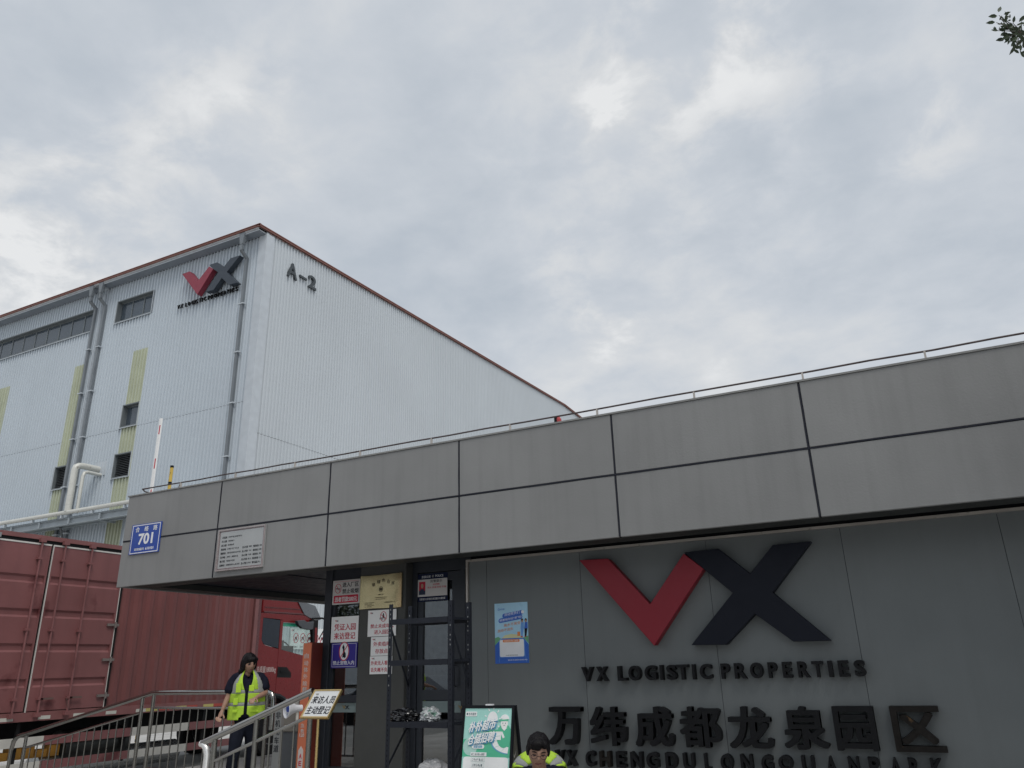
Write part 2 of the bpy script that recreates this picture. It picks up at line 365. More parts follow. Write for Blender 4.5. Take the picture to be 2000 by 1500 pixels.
# left return glazing (X = -7.5)
MB().box(-7.52, -7.44, 9.1, 13.0, 2.86, 3.10).box(-7.52, -7.44, 9.1, 13.0, PZ, PZ+.1).box(-7.52, -7.44, 10.3, 10.38, PZ+.1, 2.86).box(-7.52, -7.44, 11.6, 11.68, PZ+.1, 2.86).box(-7.52, -7.44, 12.92, 13.0, PZ+.1, 2.86).build('window_frame', m_alu, g)
MB().box(-7.485, -7.475, 9.05, 12.92, PZ+.1, 2.86).build('window_pane', glass_mat('film_glass', (.05, .06, .07), .08), g)
# doorway: recessed frame, door leaf, side light
DY = 9.02
MB().box(-6.12, -5.10, DY, DY+.1, 2.95, 3.10).box(-6.12, -6.04, DY, DY+.1, PZ, 2.95).box(-5.36, -5.29, DY, DY+.1, PZ, 2.95).build('door_frame', m_alu, g)
d_ = MB().box(-6.035, -5.955, DY+.02, DY+.075, PZ+.02, 2.94).box(-5.50, -5.365, DY+.02, DY+.075, PZ+.02, 2.94)
d_.box(-5.955, -5.5, DY+.021, DY+.074, 2.83, 2.94).box(-5.955, -5.5, DY+.021, DY+.074, 1.335, 1.46).box(-5.955, -5.5, DY+.021, DY+.074, PZ+.02, PZ+.15)
dd = d_.build('door', m_alu, g)
MB().box(-5.955, -5.5, DY+.044, DY+.052, 1.46, 2.83).box(-5.955, -5.5, DY+.044, DY+.052, PZ+.15, 1.335).build('door_pane', m_glass, dd)
MB().tube([(-5.43, DY-.0, 1.5), (-5.43, DY-.05, 1.5), (-5.43, DY-.05, 1.75), (-5.43, DY, 1.75)], .010).build('handle', m_alu, dd)
fs2 = MB().box(-5.955, -5.5, DY+.032, DY+.038, 1.19, 1.325).build('frosted_strip', m_frost, dd)
MB().box(-5.29, -5.13, DY+.02, DY+.08, 1.335, 1.42).box(-5.29, -5.26, DY+.02, DY+.08, PZ, 1.335).box(-5.29, -5.26, DY+.02, DY+.08, 1.42, 2.95).build('window_frame', m_alu, g)
MB().box(-5.26, -5.11, DY+.044, DY+.052, 1.42, 2.95).box(-5.26, -5.11, DY+.044, DY+.052, PZ, 1.335).build('window_pane', m_glass, g)
MB().box(-5.26, -5.11, DY+.034, DY+.04, 1.19, 1.325).build('frosted_strip', m_frost, g); fs3 = MB().box(-5.5, -5.365, DY+.012, DY+.018, 1.19, 1.325).build('frosted_strip', m_frost, g)
b_ = MB(); vx(b_, -5.40, 1.225, .13, DY-.002, DY+.005); b_.build('door_logo', [mat('gold_mark', (.25, .17, .06)), m_ktxt], fs3)
# interior
MB().box(-7.4, 5.2, 12.95, 13.1, PZ, 3.1).box(-5.2, -5.12, 9.3, 12.95, PZ, 3.1).build('interior_wall', m_int, g)
MB().box(-7.3, -6.3, 10.6, 11.3, PZ, 1.25).box(-7.1, -6.6, 10.8, 10.85, 1.25, 1.62).build('reception_desk', m_cream, g)
# ------------------------------------------------------------ lightning rod along the parapet
lr = thing('lightning_rod', 'thin dark lightning rod carried on short pins along the parapet', 'lightning rod', (-5, 8.02, FT))
pts = [(-10.70, 9.6, 4.50)] + [(-10.70, 8.6, 4.47), (-10.68, 8.14, 4.49), (-10.60, 8.03, 4.50), (-10.3, 8.02, 4.497)]
xx = -9.9
while xx < 5.3: pts.append((xx, 8.02+random.uniform(-.004, .004), 4.497+random.uniform(-.006, .006))); xx += .55
MB().tube(pts, .010, 6).build('rod', mat('rusty_rod', (.09, .07, .07), .6, .4, var=.3, scale=9), lr)
for k in range(16):
    px = -9.727+1.135*k
    if px > 5.3: continue
    MB().box(px-.009, px+.009, 8.005, 8.03, FT+.02, 4.495).box(px-.012, px+.012, 8.0, 8.035, FT+.0225, FT+.03).build('pin', m_trim, lr)
MB().tube([(-10.68, 8.2, 4.48), (-10.2, 8.35, 4.47), (-9.8, 8.06, 4.49)], .006, 6).tube([(-10.2, 8.35, 4.47), (-10.22, 8.3, FT+.03)], .006, 6).build('loop', MATS['rusty_rod'], lr)
# ------------------------------------------------------------ wall logo and lettering
LY = 8.66
lg = thing('wall_logo', 'huge red check and navy cross logo mounted on the grey wall', 'logo', (-2.1, WY, 1.87))
def poly(px, Y): return [(onY(a, b, Y).x, onY(a, b, Y).z) for a, b in px]
MB().prism(poly([(1131, 1094), (1187, 1091), (1269.5, 1180), (1335, 1081), (1374, 1111), (1277.5, 1261)], LY), LY, WY-.01, 'y').build('check_mark', m_red, lg, bevel=.003)
MB().prism(poly([(1375, 1112), (1335.5, 1079), (1402.5, 1071.5), (1465, 1120.5), (1509, 1064.5), (1584, 1057), (1509, 1157), (1623, 1251), (1549.5, 1253), (1474, 1199), (1418, 1259), (1350, 1260), (1431, 1158)], LY+.004), LY+.004, WY-.01, 'y').build('cross_mark', m_navy, lg, bevel=.003)
def wall_line(name, label, cat, s, px, widths, Y0, Y1, bold, m, z_pts, reps=((0, 0),), grp=None):
    """s: characters; px: list of (left, right) pixel limits per character; z_pts: (left_top, left_bottom, right_top, right_bottom) pixel rows"""
    (xa, ta, ba), (xb, tb, bb) = z_pts
    ms = [onY(l, ta+(tb-ta)*(l-xa)/(xb-xa), Y0) for l, r_ in px]
    zt = sum(onY(xx_, yy_, Y0).z for xx_, yy_ in ((xa, ta), (xb, tb)))/2; zb = sum(onY(xx_, yy_, Y0).z for xx_, yy_ in ((xa, ba), (xb, bb)))/2
    t = thing(name, label, cat, (ms[0].x, Y1, zb))
    for c, (l, r_) in zip(s, px):
        if c == ' ': continue
        yy = ta+(tb-ta)*(l-xa)/(xb-xa)
        x0 = onY(l, yy, Y0).x; x1 = onY(r_, yy, Y0).x; b = MB()
        for k, (dx, dz) in enumerate(reps): b.text(c, x0+dx, x1+dx, zb+dz, zt+dz, Y1, Y0+.0012*k, bold=bold, res=4)
        mm = m(c) if callable(m) else m
        b.build('letter', mm, t)
    return t
# VX LOGISTIC PROPERTIES
s = 'VXLOGISTICPROPERTIES'
L_ = [(384, 452), (465, 532), (584, 640), (645, 718), (735, 806), (820, 842), (857, 918), (915, 985), (1000, 1022), (1042, 1115), (1160, 1215), (1235, 1307), (1322, 1400), (1423, 1480), (1503, 1562), (1588, 1660), (1668, 1738), (1758, 1790), (1815, 1882), (1903, 1975)]
wall_line('company_lettering', 'row of black raised capitals spelling VX LOGISTIC PROPERTIES on the grey wall', 'lettering', s, [(1000+a/2.857, 1000+(b-8)/2.857) for a, b in L_], None, 8.70, WY-.004, .028, m_letter, ((1135, 1299, 1327), (1692, 1293, 1326)))
s = '万纬成都龙泉园区'
L_ = [(1071, 1131), (1151, 1217), (1238, 1308), (1325, 1401), (1419, 1500), (1525, 1607), (1626, 1702), (1739, 1833)]
wall_line('park_name_characters', 'row of eight big black raised characters under the company lettering', 'lettering', s, L_, None, 8.69, WY-.004, 0, lambda c: m_letedge if c == '区' else m_letter, ((1075, 1378, 1451), (1835, 1387, 1471)), reps=((-.011, -.008), (.011, .008), (.011, -.008), (-.011, .008), (0, .009), (0, -.009), (.011, 0), (-.011, 0), (0, 0)))
s = 'VXCHENGDULONGQUANPARK'
L_ = [(1090, 1100)]
q = [(236, 282), (298, 352), (407, 455), (484, 543), (577, 628), (657, 720), (745, 810), (852, 915), (950, 1010), (1068, 1100), (1158, 1225), (1270, 1335), (1385, 1450), (1480, 1560), (1610, 1680), (1745, 1800), (1870, 1930)]
PXL = [(1000+a/2.857, 1000+b/2.857) for a, b in q] + [(1694, 1716), (1735, 1757), (1772, 1795), (1815, 1841)]
wall_line('park_name_lettering', 'lowest row of black raised capitals spelling VX CHENGDU LONGQUAN PARK', 'lettering', s, PXL, None, 8.70, WY-.004, .030, lambda c: m_letedge if c == 'H' else m_letter, ((1083, 1466, 1497), (1841, 1482, 1518)))
# ------------------------------------------------------------ notices (each faces the street)
def plate(name, label, cat, x0, x1, z0, z1, y, m, t=.006, r=None, gap=.0):
    th = thing(name, label, cat, ((x0+x1)/2, y, z0))
    b = MB()
    if r: b.rrect(x0, x1, z0, z1, r, y-t, y)
    else: b.box(x0, x1, y-t, y, z0, z1)
    b.build('panel', m, th); return th
def W(px, py, Y): p = onY(px, py, Y); return p.x, p.z
# blue street number plate
y = FY-.006; x0, x1, z0, z1 = -10.80, -10.24, 3.37, 3.89
x0 = onY(252, 1085, y).x; x1 = onY(310, 1079, y).x; z0 = onY(248, 1085, y).z; z1 = onY(258, 1027, y).z
t = plate('street_number_plate', 'blue enamel plate 701 on the left end of the fascia', 'street sign', x0, x1, z0, z1, y, m_blue, .012)
w_, h_ = x1-x0, z1-z0; X = lambda u: x0+u*w_; Z = lambda v: z0+v*h_
yb = y-.0125; b = MB()
e = .012
for a in ((X(.05), X(.95), Z(.95), Z(.95)+e), (X(.05), X(.95), Z(.05)-e, Z(.05)), (X(.05)-e, X(.05), Z(.05)-e, Z(.95)+e), (X(.95), X(.95)+e, Z(.05)-e, Z(.95)+e)): b.box(a[0], a[1], yb-.001, yb, a[2], a[3])
for c, u in zip('合络路', (.14, .44, .74)): b.text(c, X(u), X(u+.13), Z(.74), Z(.91), yb, yb-.002, bold=.02)
b.text('701', X(.27), X(.76), Z(.30), Z(.68), yb, yb-.002, bold=.03)
b.text('邮政编码', X(.18), X(.50), Z(.11), Z(.20), yb, yb-.002, bold=.015); b.text('610101', X(.55), X(.82), Z(.11), Z(.20), yb, yb-.002, bold=.02)
b.build('lettering', m_wtxt, t)
# project plaque
x0 = onY(424, 1100, y).x; x1 = onY(516, 1090, y).x; z0 = onY(421, 1117, y).z; z1 = onY(427, 1037, y).z
t = plate('project_plaque', 'pale metal plaque of small print hung below the fascia joint', 'plaque', x0, x1, z0, z1, y, mat('plaque_face', (.46, .475, .475), .35, .3, var=.05), .018)
w_, h_ = x1-x0, z1-z0; yb = y-.0185
b = MB(); e = .016
for a in ((x0, x1, z1-e, z1), (x0, x1, z0, z0+e), (x0, x0+e, z0+e, z1-e), (x1-e, x1, z0+e, z1-e)): b.box(a[0], a[1], y-.03, yb+.0005, a[2], a[3])
b.build('frame', mat('plaque_frame', (.5, .44, .43), .3, .6, var=.08), t)
b = MB(); e2 = .007; q = .025
for a in ((x0+q, x1-q, z1-q-e2, z1-q), (x0+q, x1-q, z0+q, z0+q+e2), (x0+q, x0+q+e2, z0+q, z1-q), (x1-q-e2, x1-q, z0+q, z1-q)): b.box(a[0], a[1], yb-.001, yb, a[2], a[3])
b.build('border', mat('dark_red_line', (.12, .02, .03), .5), t)
b = MB(); rows = ['工程名称', '开工日期', '竣工日期', '建设单位', '勘察单位', '设计单位', '施工单位', '监理单位']
ln = [.38, .17, .17, .30, .36, .32, .22, .36]
for i, s in enumerate(rows):
    zz = z1-h_*(.17+.096*i); hh = h_*.052
    b.text(s, X(.08), X(.19), zz-hh, zz, yb, yb-.0015, bold=.01, res=2)
    b.marks(X(.22), X(.22+ln[i]*.8), zz-hh*.8, zz-hh*.1, yb, yb-.0015, seed=i)
    if i > 2:
        b.text('法人代表', X(.54), X(.66), zz-hh, zz, yb, yb-.0015, bold=.01, res=2); b.marks(X(.68), X(.74), zz-hh*.8, zz-hh*.1, yb, yb-.0015, seed=20+i)
        b.text('项目负责人' if i < 6 else ('项目经理' if i == 6 else '项目总监'), X(.77), X(.89), zz-hh, zz, yb, yb-.0015, bold=.01, res=2); b.marks(X(.905), X(.96), zz-hh*.8, zz-hh*.1, yb, yb-.0015, seed=40+i)
b.build('lettering', m_ktxt, t)
# -- notices on the glass and column
def corners(px, Y):
    P = [onY(a, b_, Y) for a, b_ in px]; return (P[0].x+P[3].x)/2, (P[1].x+P[2].x)/2, (P[2].z+P[3].z)/2, (P[0].z+P[1].z)/2
Y1 = GY-.035
x0, x1, z0, z1 = corners([(652, 1135), (705, 1130), (702, 1177), (649, 1183)], Y1)
def UV():
    w = x1-x0; h = z1-z0
    return (lambda u: x0+u*w), (lambda v: z0+v*h)
t = plate('no_smoking_sign', 'no smoking notice with a red fine band, highest on the left window', 'sign', x0, x1, z0, z1, Y1, mat('dull_white', (.58, .56, .55), .45, var=.04), .008, r=.01)
X, Z = UV(); yb = Y1-.0085
MB().rrect(X(.05), X(.95), Z(.06), Z(.37), .012, yb-.001, yb).build('red_band', m_rtxt, t)
b = MB(); b.ring(X(.2), Z(.66), .056, .066, .007, yb-.0015, yb, m=1); b.bar(X(.12), Z(.80), X(.28), Z(.52), .007, yb-.0016, yb, m=1)
b.bar(X(.12), Z(.66), X(.28), Z(.64), .012, yb-.0014, yb)
b.text('进入厂区', X(.36), X(.95), Z(.70), Z(.90), yb, yb-.0014, bold=.018); b.text('禁止吸烟', X(.36), X(.95), Z(.43), Z(.63), yb, yb-.0014, bold=.018)
b.text('违者罚款500元', X(.10), X(.91), Z(.11), Z(.31), yb-.001, yb-.003, m=2, bold=.018)
for a in ((.06, .95, .935, .945),): b.box(X(a[0]), X(a[1]), yb-.001, yb, Z(a[2]), Z(a[3]), m=1)
b.build('lettering', [m_ktxt, m_rtxt, m_wtxt], t)
x0, x1, z0, z1 = corners([(649, 1207), (702, 1201), (699, 1251), (646, 1257)], Y1)
t = plate('visitor_sign', 'white notice with two lines of large red characters on the left window', 'sign', x0, x1, z0, z1, Y1, m_white, .008)
X, Z = UV(); b = MB(); vx(b, X(.13), Z(.80), .065, yb-.0014, yb, 1, 2)
b.text('凭证入园', X(.12), X(.90), Z(.46), Z(.72), yb, yb-.0014, bold=.02); b.text('来访登记', X(.12), X(.90), Z(.11), Z(.37), yb, yb-.0014, bold=.02)
b.build('lettering', [m_rtxt, m_rtxt, m_ktxt], t)
x0, x1, z0, z1 = corners([(649, 1258), (699, 1253), (697, 1302), (646, 1307)], Y1)
t = plate('no_pets_sign', 'purple no pets notice with a round dog symbol on the left window', 'sign', x0, x1, z0, z1, Y1, m_purp, .008, r=.012)
X, Z = UV(); b = MB(); b.ell(X(.5), Z(.66), .088, .125, yb-.001, yb, 30)
e = .004
for a in ((.04, .96, .955, .955), (.04, .96, .045, .045)): b.box(X(a[0]), X(a[1]), yb-.001, yb, Z(a[2]), Z(a[3])+e)
for u in (.04, .955): b.box(X(u), X(u)+e, yb-.001, yb, Z(.045), Z(.955))
b.text('禁止宠物入内', X(.08), X(.90), Z(.12), Z(.29), yb, yb-.0014, bold=.018); b.build('lettering', m_wtxt, t)
b = MB(); cx_, cz_ = X(.5), Z(.66)
b.prism([(cx_-.028, cz_-.085), (cx_-.018, cz_-.02), (cx_-.022, cz_+.03), (cx_-.035, cz_+.045), (cx_-.03, cz_+.065), (cx_-.012, cz_+.09), (cx_-.004, cz_+.07), (cx_+.006, cz_+.055), (cx_+.004, cz_+.01), (cx_+.03, cz_-.03), (cx_+.034, cz_-.075), (cx_+.01, cz_-.088), (cx_-.01, cz_-.075)], yb-.0022, yb-.001, 'y')
b.ring(cx_, cz_, .088, .125, .012, yb-.0035, yb-.001, m=1); b.bar(cx_-.06, cz_-.085, cx_+.06, cz_+.085, .010, yb-.004, yb-.001, m=1)
b.build('symbol', [m_ktxt, m_rtxt], t)
# brass plaque on the column
CY = 8.845
x0, x1, z0, z1 = corners([(706, 1125), (787, 1119), (784, 1185), (704, 1191)], CY)
t = thing('brass_plaque', 'slightly curled gold plaque at the top of the grey column', 'plaque', ((x0+x1)/2, CY, z0))
X, Z = UV()
vs = []; n = 14
for j in range(2):
    for i in range(n+1):
        u = i/n; zz = .016*(2*u-1)**2 if True else 0
        for k, dy in enumerate((-.008-.012*(2*u-1)**4, -.001)): vs.append((X(u), CY+dy, (Z(1)-.012*math.sin(u*math.pi)*(1-u) if j else Z(0)+.004*math.sin(u*6))))
fs = []
for i in range(n):
    a = i*2; c = (n+1)*2+i*2
    fs += [(a, a+2, c+2, c), (a+1, c+1, c+3, a+3), (a, a+1, a+3, a+2), (c, c+2, c+3, c+1)]
fs += [(0, (n+1)*2, (n+1)*2+1, 1), (2*n, 2*n+1, (n+1)*2+2*n+1, (n+1)*2+2*n)]
MB().add(vs, fs).build('panel', m_brass, t, smooth=30)
yb = CY-.0085; b = MB()
for c, u, v, rot in zip('级绿色仓库', (.28, .40, .52, .64, .75), (.66, .73, .77, .72, .66), (0,)*5):
    b.text(c, X(u), X(u+.075), Z(v), Z(v+.11), yb, yb-.003, bold=.01)
b.ring(X(.5), Z(.56), .030, .037, .006, yb-.003, yb); b.ell(X(.5), Z(.56), .02, .02, yb-.003, yb, 12)
b.marks(X(.43), X(.58), Z(.385), Z(.42), yb, yb-.003, seed=3); b.marks(X(.36), X(.66), Z(.31), Z(.33), yb, yb-.003, seed=4); b.marks(X(.38), X(.62), Z(.26), Z(.28), yb, yb-.003, seed=5)
for k in range(4): b.marks(X(.06), X(.30+.04*(k % 2)), Z(.05+.04*k), Z(.07+.04*k), yb-.003, yb-.004, seed=6+k)
b.marks(X(.58), X(.85), Z(.15), Z(.18), yb, yb-.003, seed=9)
b.build('lettering', mat('engraving', (.06, .05, .03), .5), t)
# three white notices under it
def notice(name, label, px, lines, icon=False, Y=CY-.001, logo=.1, drop=0):
    global x0, x1, z0, z1
    x0, x1, z0, z1 = corners(px, Y); t = plate(name, label, 'sign', x0, x1, z0, z1, Y, m_white, .004); X, Z = UV(); yb = Y-.0045; b = MB()
    vx(b, X(.07), Z(.86 if icon else .82), .055, yb-.0014, yb, 1, 2)
    for s, u0, u1, v0, v1 in lines: b.text(s, X(u0), X(u1), Z(v0), Z(v1), yb, yb-.0014, bold=.015)
    if icon:
        b.ring(X(.55), Z(.74), .052, .066, .007, yb-.0016, yb); b.ell(X(.55), Z(.83), .012, .013, yb-.0014, yb, 12, m=2)
        b.box(X(.52), X(.58), yb-.0014, yb, Z(.69), Z(.79), m=2); b.bar(X(.52), Z(.69), X(.51), Z(.62), .008, yb-.0014, yb, 2); b.bar(X(.57), Z(.69), X(.59), Z(.62), .008, yb-.0014, yb, 2)
        b.text('18', X(.42), X(.50), Z(.63), Z(.71), yb, yb-.0014, m=2); b.bar(X(.44), Z(.84), X(.66), Z(.64), .007, yb-.0018, yb)
    b.build('lettering', [m_rtxt, m_rtxt, m_ktxt], t); return t
notice('no_minors_sign', 'white notice with a round under 18 symbol directly below the brass plaque', [(720, 1193), (775, 1189), (773, 1241), (717.5, 1244)], [('禁止未成年人', .10, .92, .31, .47), ('进入园区', .24, .80, .08, .24)], True)
notice('takeaway_sign', 'small white notice of red characters in the middle of the column stack', [(725, 1245), (767, 1242), (766, 1279), (724, 1282)], [('外卖临时', .12, .92, .50, .74), ('存放点', .22, .80, .12, .36)], Y=CY+.003)
notice('disclaimer_sign', 'small white notice of red characters lowest on the grey column', [(723, 1282.5), (767, 1280), (765, 1315), (722, 1318)], [('外卖无人看管', .05, .95, .50, .74), ('丢失概不负责', .05, .95, .12, .36)], Y=CY+.001)
# police notice on the door
PY = DY+.018
x0, x1, z0, z1 = corners([(815, 1123), (874, 1117), (875, 1171), (816, 1177)], PY)
t = plate('police_notice', 'dark edged police notice with a portrait at the top of the door', 'notice', x0, x1, z0, z1, PY, mat('notice_navy', (.012, .018, .05), .4), .004)
X, Z = UV(); yb = PY-.0045
MB().box(X(.01), X(.99), yb-.001, yb, Z(.18), Z(.80)).build('white_field', mat('dull_white', (.5, .48, .47)), t)
yc = yb-.0015; b = MB()
b.text('龙泉公安', X(.14), X(.44), Z(.85), Z(.94), yb, yb-.0015, m=1, res=2); b.text('POLICE', X(.60), X(.86), Z(.86), Z(.94), yb, yb-.0015, m=1, res=2)
b.ell(X(.52), Z(.9), .018, .018, yb-.001, yb, 12, m=5)
b.text('民警提示', X(.44), X(.82), Z(.67), Z(.77), yc, yc-.001, res=2, bold=.01); b.text('社区警情', X(.52), X(.74), Z(.565), Z(.63), yc, yc-.001, m=2, res=2, bold=.01)
b.text('防火 防盗 防抢 防骗', X(.35), X(.95), Z(.46), Z(.53), yc, yc-.001, m=2, res=2, bold=.01)
b.marks(X(.08), X(.95), Z(.05), Z(.12), yb, yb-.0015, 1, seed=14, dens=.8)
b.box(X(.06), X(.27), yc-.001, yc, Z(.40), Z(.72), m=2); b.box(X(.06), X(.27), yc-.001, yc, Z(.25), Z(.40), m=3)
b.ell(X(.165), Z(.57), .020, .030, yc-.002, yc-.001, 16, m=4); b.prism([(X(.09), Z(.33)), (X(.24), Z(.33)), (X(.22), Z(.46)), (X(.11), Z(.46))], yc-.0022, yc-.001, 'y', 3)
b.build('lettering', [m_ktxt, m_wtxt, m_rtxt, mat('notice_navy2', (.02, .03, .07)), mat('print_skin', (.45, .28, .2)), m_steel], t)
# blue recruitment poster on the wall
PW = WY-.002
x0, x1, z0, z1 = corners([(966, 1180), (1030, 1174.5), (1034, 1294), (968, 1297)], PW)
t = plate('blue_poster', 'tall blue poster with two travellers on the grey wall left of the logo', 'poster', x0, x1, z0, z1, PW, mat('poster_sky', (.42, .68, .86), .3, var=.12, scale=2), .004)
X, Z = UV(); yb = PW-.0045
pc = [mat('poster_blue', (.04, .14, .55), .35), mat('poster_green', (.16, .42, .22), .4), mat('poster_white', (.84, .85, .88), .4), mat('poster_orange', (.78, .26, .08), .4), m_ktxt, mat('poster_mid', (.14, .34, .72), .4), m_rtxt, mat('poster_yellow', (.66, .66, .38), .4), mat('print_skin', (.45, .28, .2))]
b = MB(); d1 = yb-.0008
b.prism([(X(0), Z(0)), (X(1), Z(0)), (X(1), Z(.30)), (X(.86), Z(.41)), (X(.2), Z(.41)), (X(0), Z(.30))], d1, yb, 'y', 0)
b.prism([(X(0), Z(.30)), (X(0), Z(.42)), (X(.10), Z(.44)), (X(.18), Z(.41))], d1, yb, 'y', 1); b.prism([(X(1), Z(.31)), (X(1), Z(.44)), (X(.93), Z(.43)), (X(.86), Z(.41))], d1, yb, 'y', 1)
b.prism([(X(.2), Z(.41)), (X(.86), Z(.41)), (X(.75), Z(.46)), (X(.5), Z(.48)), (X(.3), Z(.46))], d1-.0003, yb, 'y', 7)
b.bar(X(.12), Z(.02), X(.2), Z(.4), .004, d1-.001, yb, 5); b.bar(X(.93), Z(.02), X(.82), Z(.4), .004, d1-.001, yb, 5)
sh = .12
b.rrect(X(.24), X(.88), Z(.745), Z(.82), .025, d1-.001, yb, 0, shear=sh); b.rrect(X(.12), X(.84), Z(.665), Z(.74), .025, d1-.0012, yb, 0, shear=sh)
b.ell(X(.85), Z(.835), .02, .02, d1-.002, yb, 14, m=2)
def sheared(b, s, u0, u1, v0, v1, m, dep, bold=.015):
    vs, fs, asp = glyph(s, .0, 3); b.add([(X(u0)+(X(u1)-X(u0))*p, dep-.0012*c, Z(v0)+(Z(v1)-Z(v0))*q+sh*(X(u0)+(X(u1)-X(u0))*p-x0)) for p, q, c in vs], fs, m)
sheared(b, '流动党员们', .30, .76, .752, .80, 2, d1-.001); sheared(b, '想要喊你回"家"啦!', .15, .82, .675, .715, 2, d1-.001)
sheared(b, '离乡不离党', .28, .78, .575, .625, 3, d1); sheared(b, '流动不流失', .08, .56, .50, .55, 3, d1)
b.rrect(X(.13), X(.88), Z(.10), Z(.395), .02, d1-.0015, yb, 5); b.rrect(X(.145), X(.865), Z(.108), Z(.387), .018, d1-.002, yb, 2)
b.rrect(X(.24), X(.74), Z(.345), Z(.39), .01, d1-.003, yb, 3); b.text('流动党员"码"上报到', X(.28), X(.70), Z(.355), Z(.38), d1-.003, d1-.004, m=2, res=2)
b.marks(X(.32), X(.68), Z(.125), Z(.138), d1-.002, d1-.003, m=4, seed=31); b.marks(X(.38), X(.95), Z(.045), Z(.062), d1, d1-.001, m=2, seed=32, dens=.8)
b.marks(X(.18), X(.33), Z(.885), Z(.91), d1, d1-.001, m=0, seed=77); b.ring(X(.13), Z(.895), .012, .014, .004, d1-.001, d1, m=0)
# two figures and a suitcase printed on the sheet
for u, mc in ((.83, 5), (.94, 0)):
    b.ell(X(u), Z(.695), .016, .022, d1-.0025, yb, 12, m=4); b.ell(X(u+.004), Z(.682), .011, .016, d1-.003, yb, 12, m=8)
    b.prism([(X(u-.05), Z(.56)), (X(u+.05), Z(.56)), (X(u+.045), Z(.665)), (X(u-.03), Z(.665))], d1-.0028, yb, 'y', mc)
    b.prism([(X(u-.04), Z(.43)), (X(u), Z(.43)), (X(u+.04), Z(.56)), (X(u-.045), Z(.56))], d1-.0026, yb, 'y', 4 if u > .9 else 5)
    b.box(X(u-.05), X(u+.005), d1-.003, yb, Z(.42), Z(.435), m=6)
b.rrect(X(.68), X(.76), Z(.44), Z(.51), .006, d1-.003, yb, 3)
b.build('print', pc, t)
# ------------------------------------------------------------ slotted steel shelf
SY = 7.45; SD = .42
xl = onY(757, 1300, SY).x; xr = onY(876, 1300, SY).x; zt_ = onY(757, 1181, SY).z
sh_ = thing('storage_rack', 'empty black slotted steel shelf standing before the entrance door', 'shelf', ((xl+xr)/2, SY, PZ))
def rackpost(x, yf, sx):
    b = MB(); t = .003; wd = .052
    yo = yf; s2 = 1 if sx > 0 else -1
    b.box(x, x+s2*wd, yo, yo+t, PZ, zt_, 0); b.box(x, x+s2*t, yo+t, yo+wd, PZ, zt_, 0)
    z = PZ+.05
    while z < zt_-.04:
        lit = random.random() < .35
        b.box(x+s2*.018, x+s2*.025, yo-.0012, yo, z, z+.016, 2 if (z > 1.55 and lit) else 1)  # slots are patches, some painted pale as light showing through
        b.box(x+s2*.0045-.0045*(s2 > 0)-(.0*(s2 < 0)), x+s2*.004, yo+.016, yo+.024, z, z+.016, 1); z += .05
    return b.build('post', [m_rack, m_hole2, m_hole], sh_)
rackpost(xl, SY, 1); rackpost(xr+.042, SY, -1); rackpost(xl, SY+SD-.04, 1); rackpost(xr+.042, SY+SD-.04, -1)
LV = [onY(770, 1211, SY).z, onY(770, 1291, SY).z, onY(770, 1411, SY).z, .62]
for i, z in enumerate(LV):
    b = MB()
    b.box(xl+.053, xr-.011, SY-.004, SY+.028, z-.052, z+.006); b.box(xl+.053, xr-.011, SY+SD-.03, SY+SD+.002, z-.052, z+.006)
    b.box(xl+.004, xl+.014, SY+.045, SY+SD-.045, z-.025, z); b.box(xr+.028, xr+.038, SY+.045, SY+SD-.045, z-.025, z)
    b.build('beam', m_rack, sh_)
    if i >= 0: MB().box(xl+.016, xr+.026, SY+.03, SY+SD-.032, z-.012, z+(.0025)).build('shelf_board', m_rack, sh_)
b = MB()
for xq in (xl+.018, xr+.024):
    b.beam((xq, SY+.02, LV[0]-.08), (xq, SY+SD-.02, LV[2]+.33), .004, .03); b.beam((xq, SY+SD-.02, LV[2]-.05), (xq, SY+.02, .75), .004, .03)
split(b.build('brace', m_rack, sh_))
# bags
def lump(cx_, cy_, cz_, rx, ry, rz, seed, m, name, label, amp=.35, freq=9, sub=4, crease=.25):
    bm = bmesh.new(); bmesh.ops.create_icosphere(bm, subdivisions=sub, radius=1)
    for v in bm.verts:
        d = v.co.normalized(); n = noise.noise(Vector((d.x*1.7+seed, d.y*1.7, d.z*1.7)))*amp
        n += crease*abs(noise.noise(Vector((d.x*freq*.4+seed, d.y*freq*.4, d.z*freq*.4))))-crease*.3
        n += .10*noise.noise(Vector((d.x*freq, d.y*freq+seed, d.z*freq)))
        p = d*(1+n); v.co = Vector((p.x*rx, p.y*ry, max(-.62, p.z)*rz))
    me = bpy.data.meshes.new(name); bm.to_mesh(me); bm.free(); me.materials.append(m)
    o = bpy.data.objects.new(name, me); C.objects.link(o); o.location = (cx_, cy_, cz_); ORG[o.name] = Vector(o.location)
    tag(o, label, 'bag'); return o
m_bag = mat('black_plastic', (.008, .008, .010), .16, var=.05, spec=.9); m_clear = mat('clear_plastic', (.50, .52, .53), .22, var=.25, scale=14, dirt=(.10, .26, .18), dthr=.56, dscale=16)
z = LV[2]+.0025
p = onY(787, 1396, SY+.2); lump(p.x, SY+.2, z+.045, .19, .13, .075, 3.3, m_bag, 'black_bag', 'crumpled black plastic bag lying on the waist high shelf of the rack', freq=14)
p = onY(841, 1393, SY+.18); lump(p.x, SY+.18, z+.052, .115, .10, .085, 8.1, m_clear, 'clear_bag', 'crumpled clear plastic bag with green contents beside the black bag', freq=16, amp=.4, crease=.45)
p = onY(845, 1500, SY+.2); lump(p.x, SY+.2, .6225+.075, .17, .14, .12, 5.1, mat('pale_plastic', (.45, .45, .46), .3, var=.1), 'pale_bag', 'pale plastic bag low down on the bottom board of the rack', freq=12)
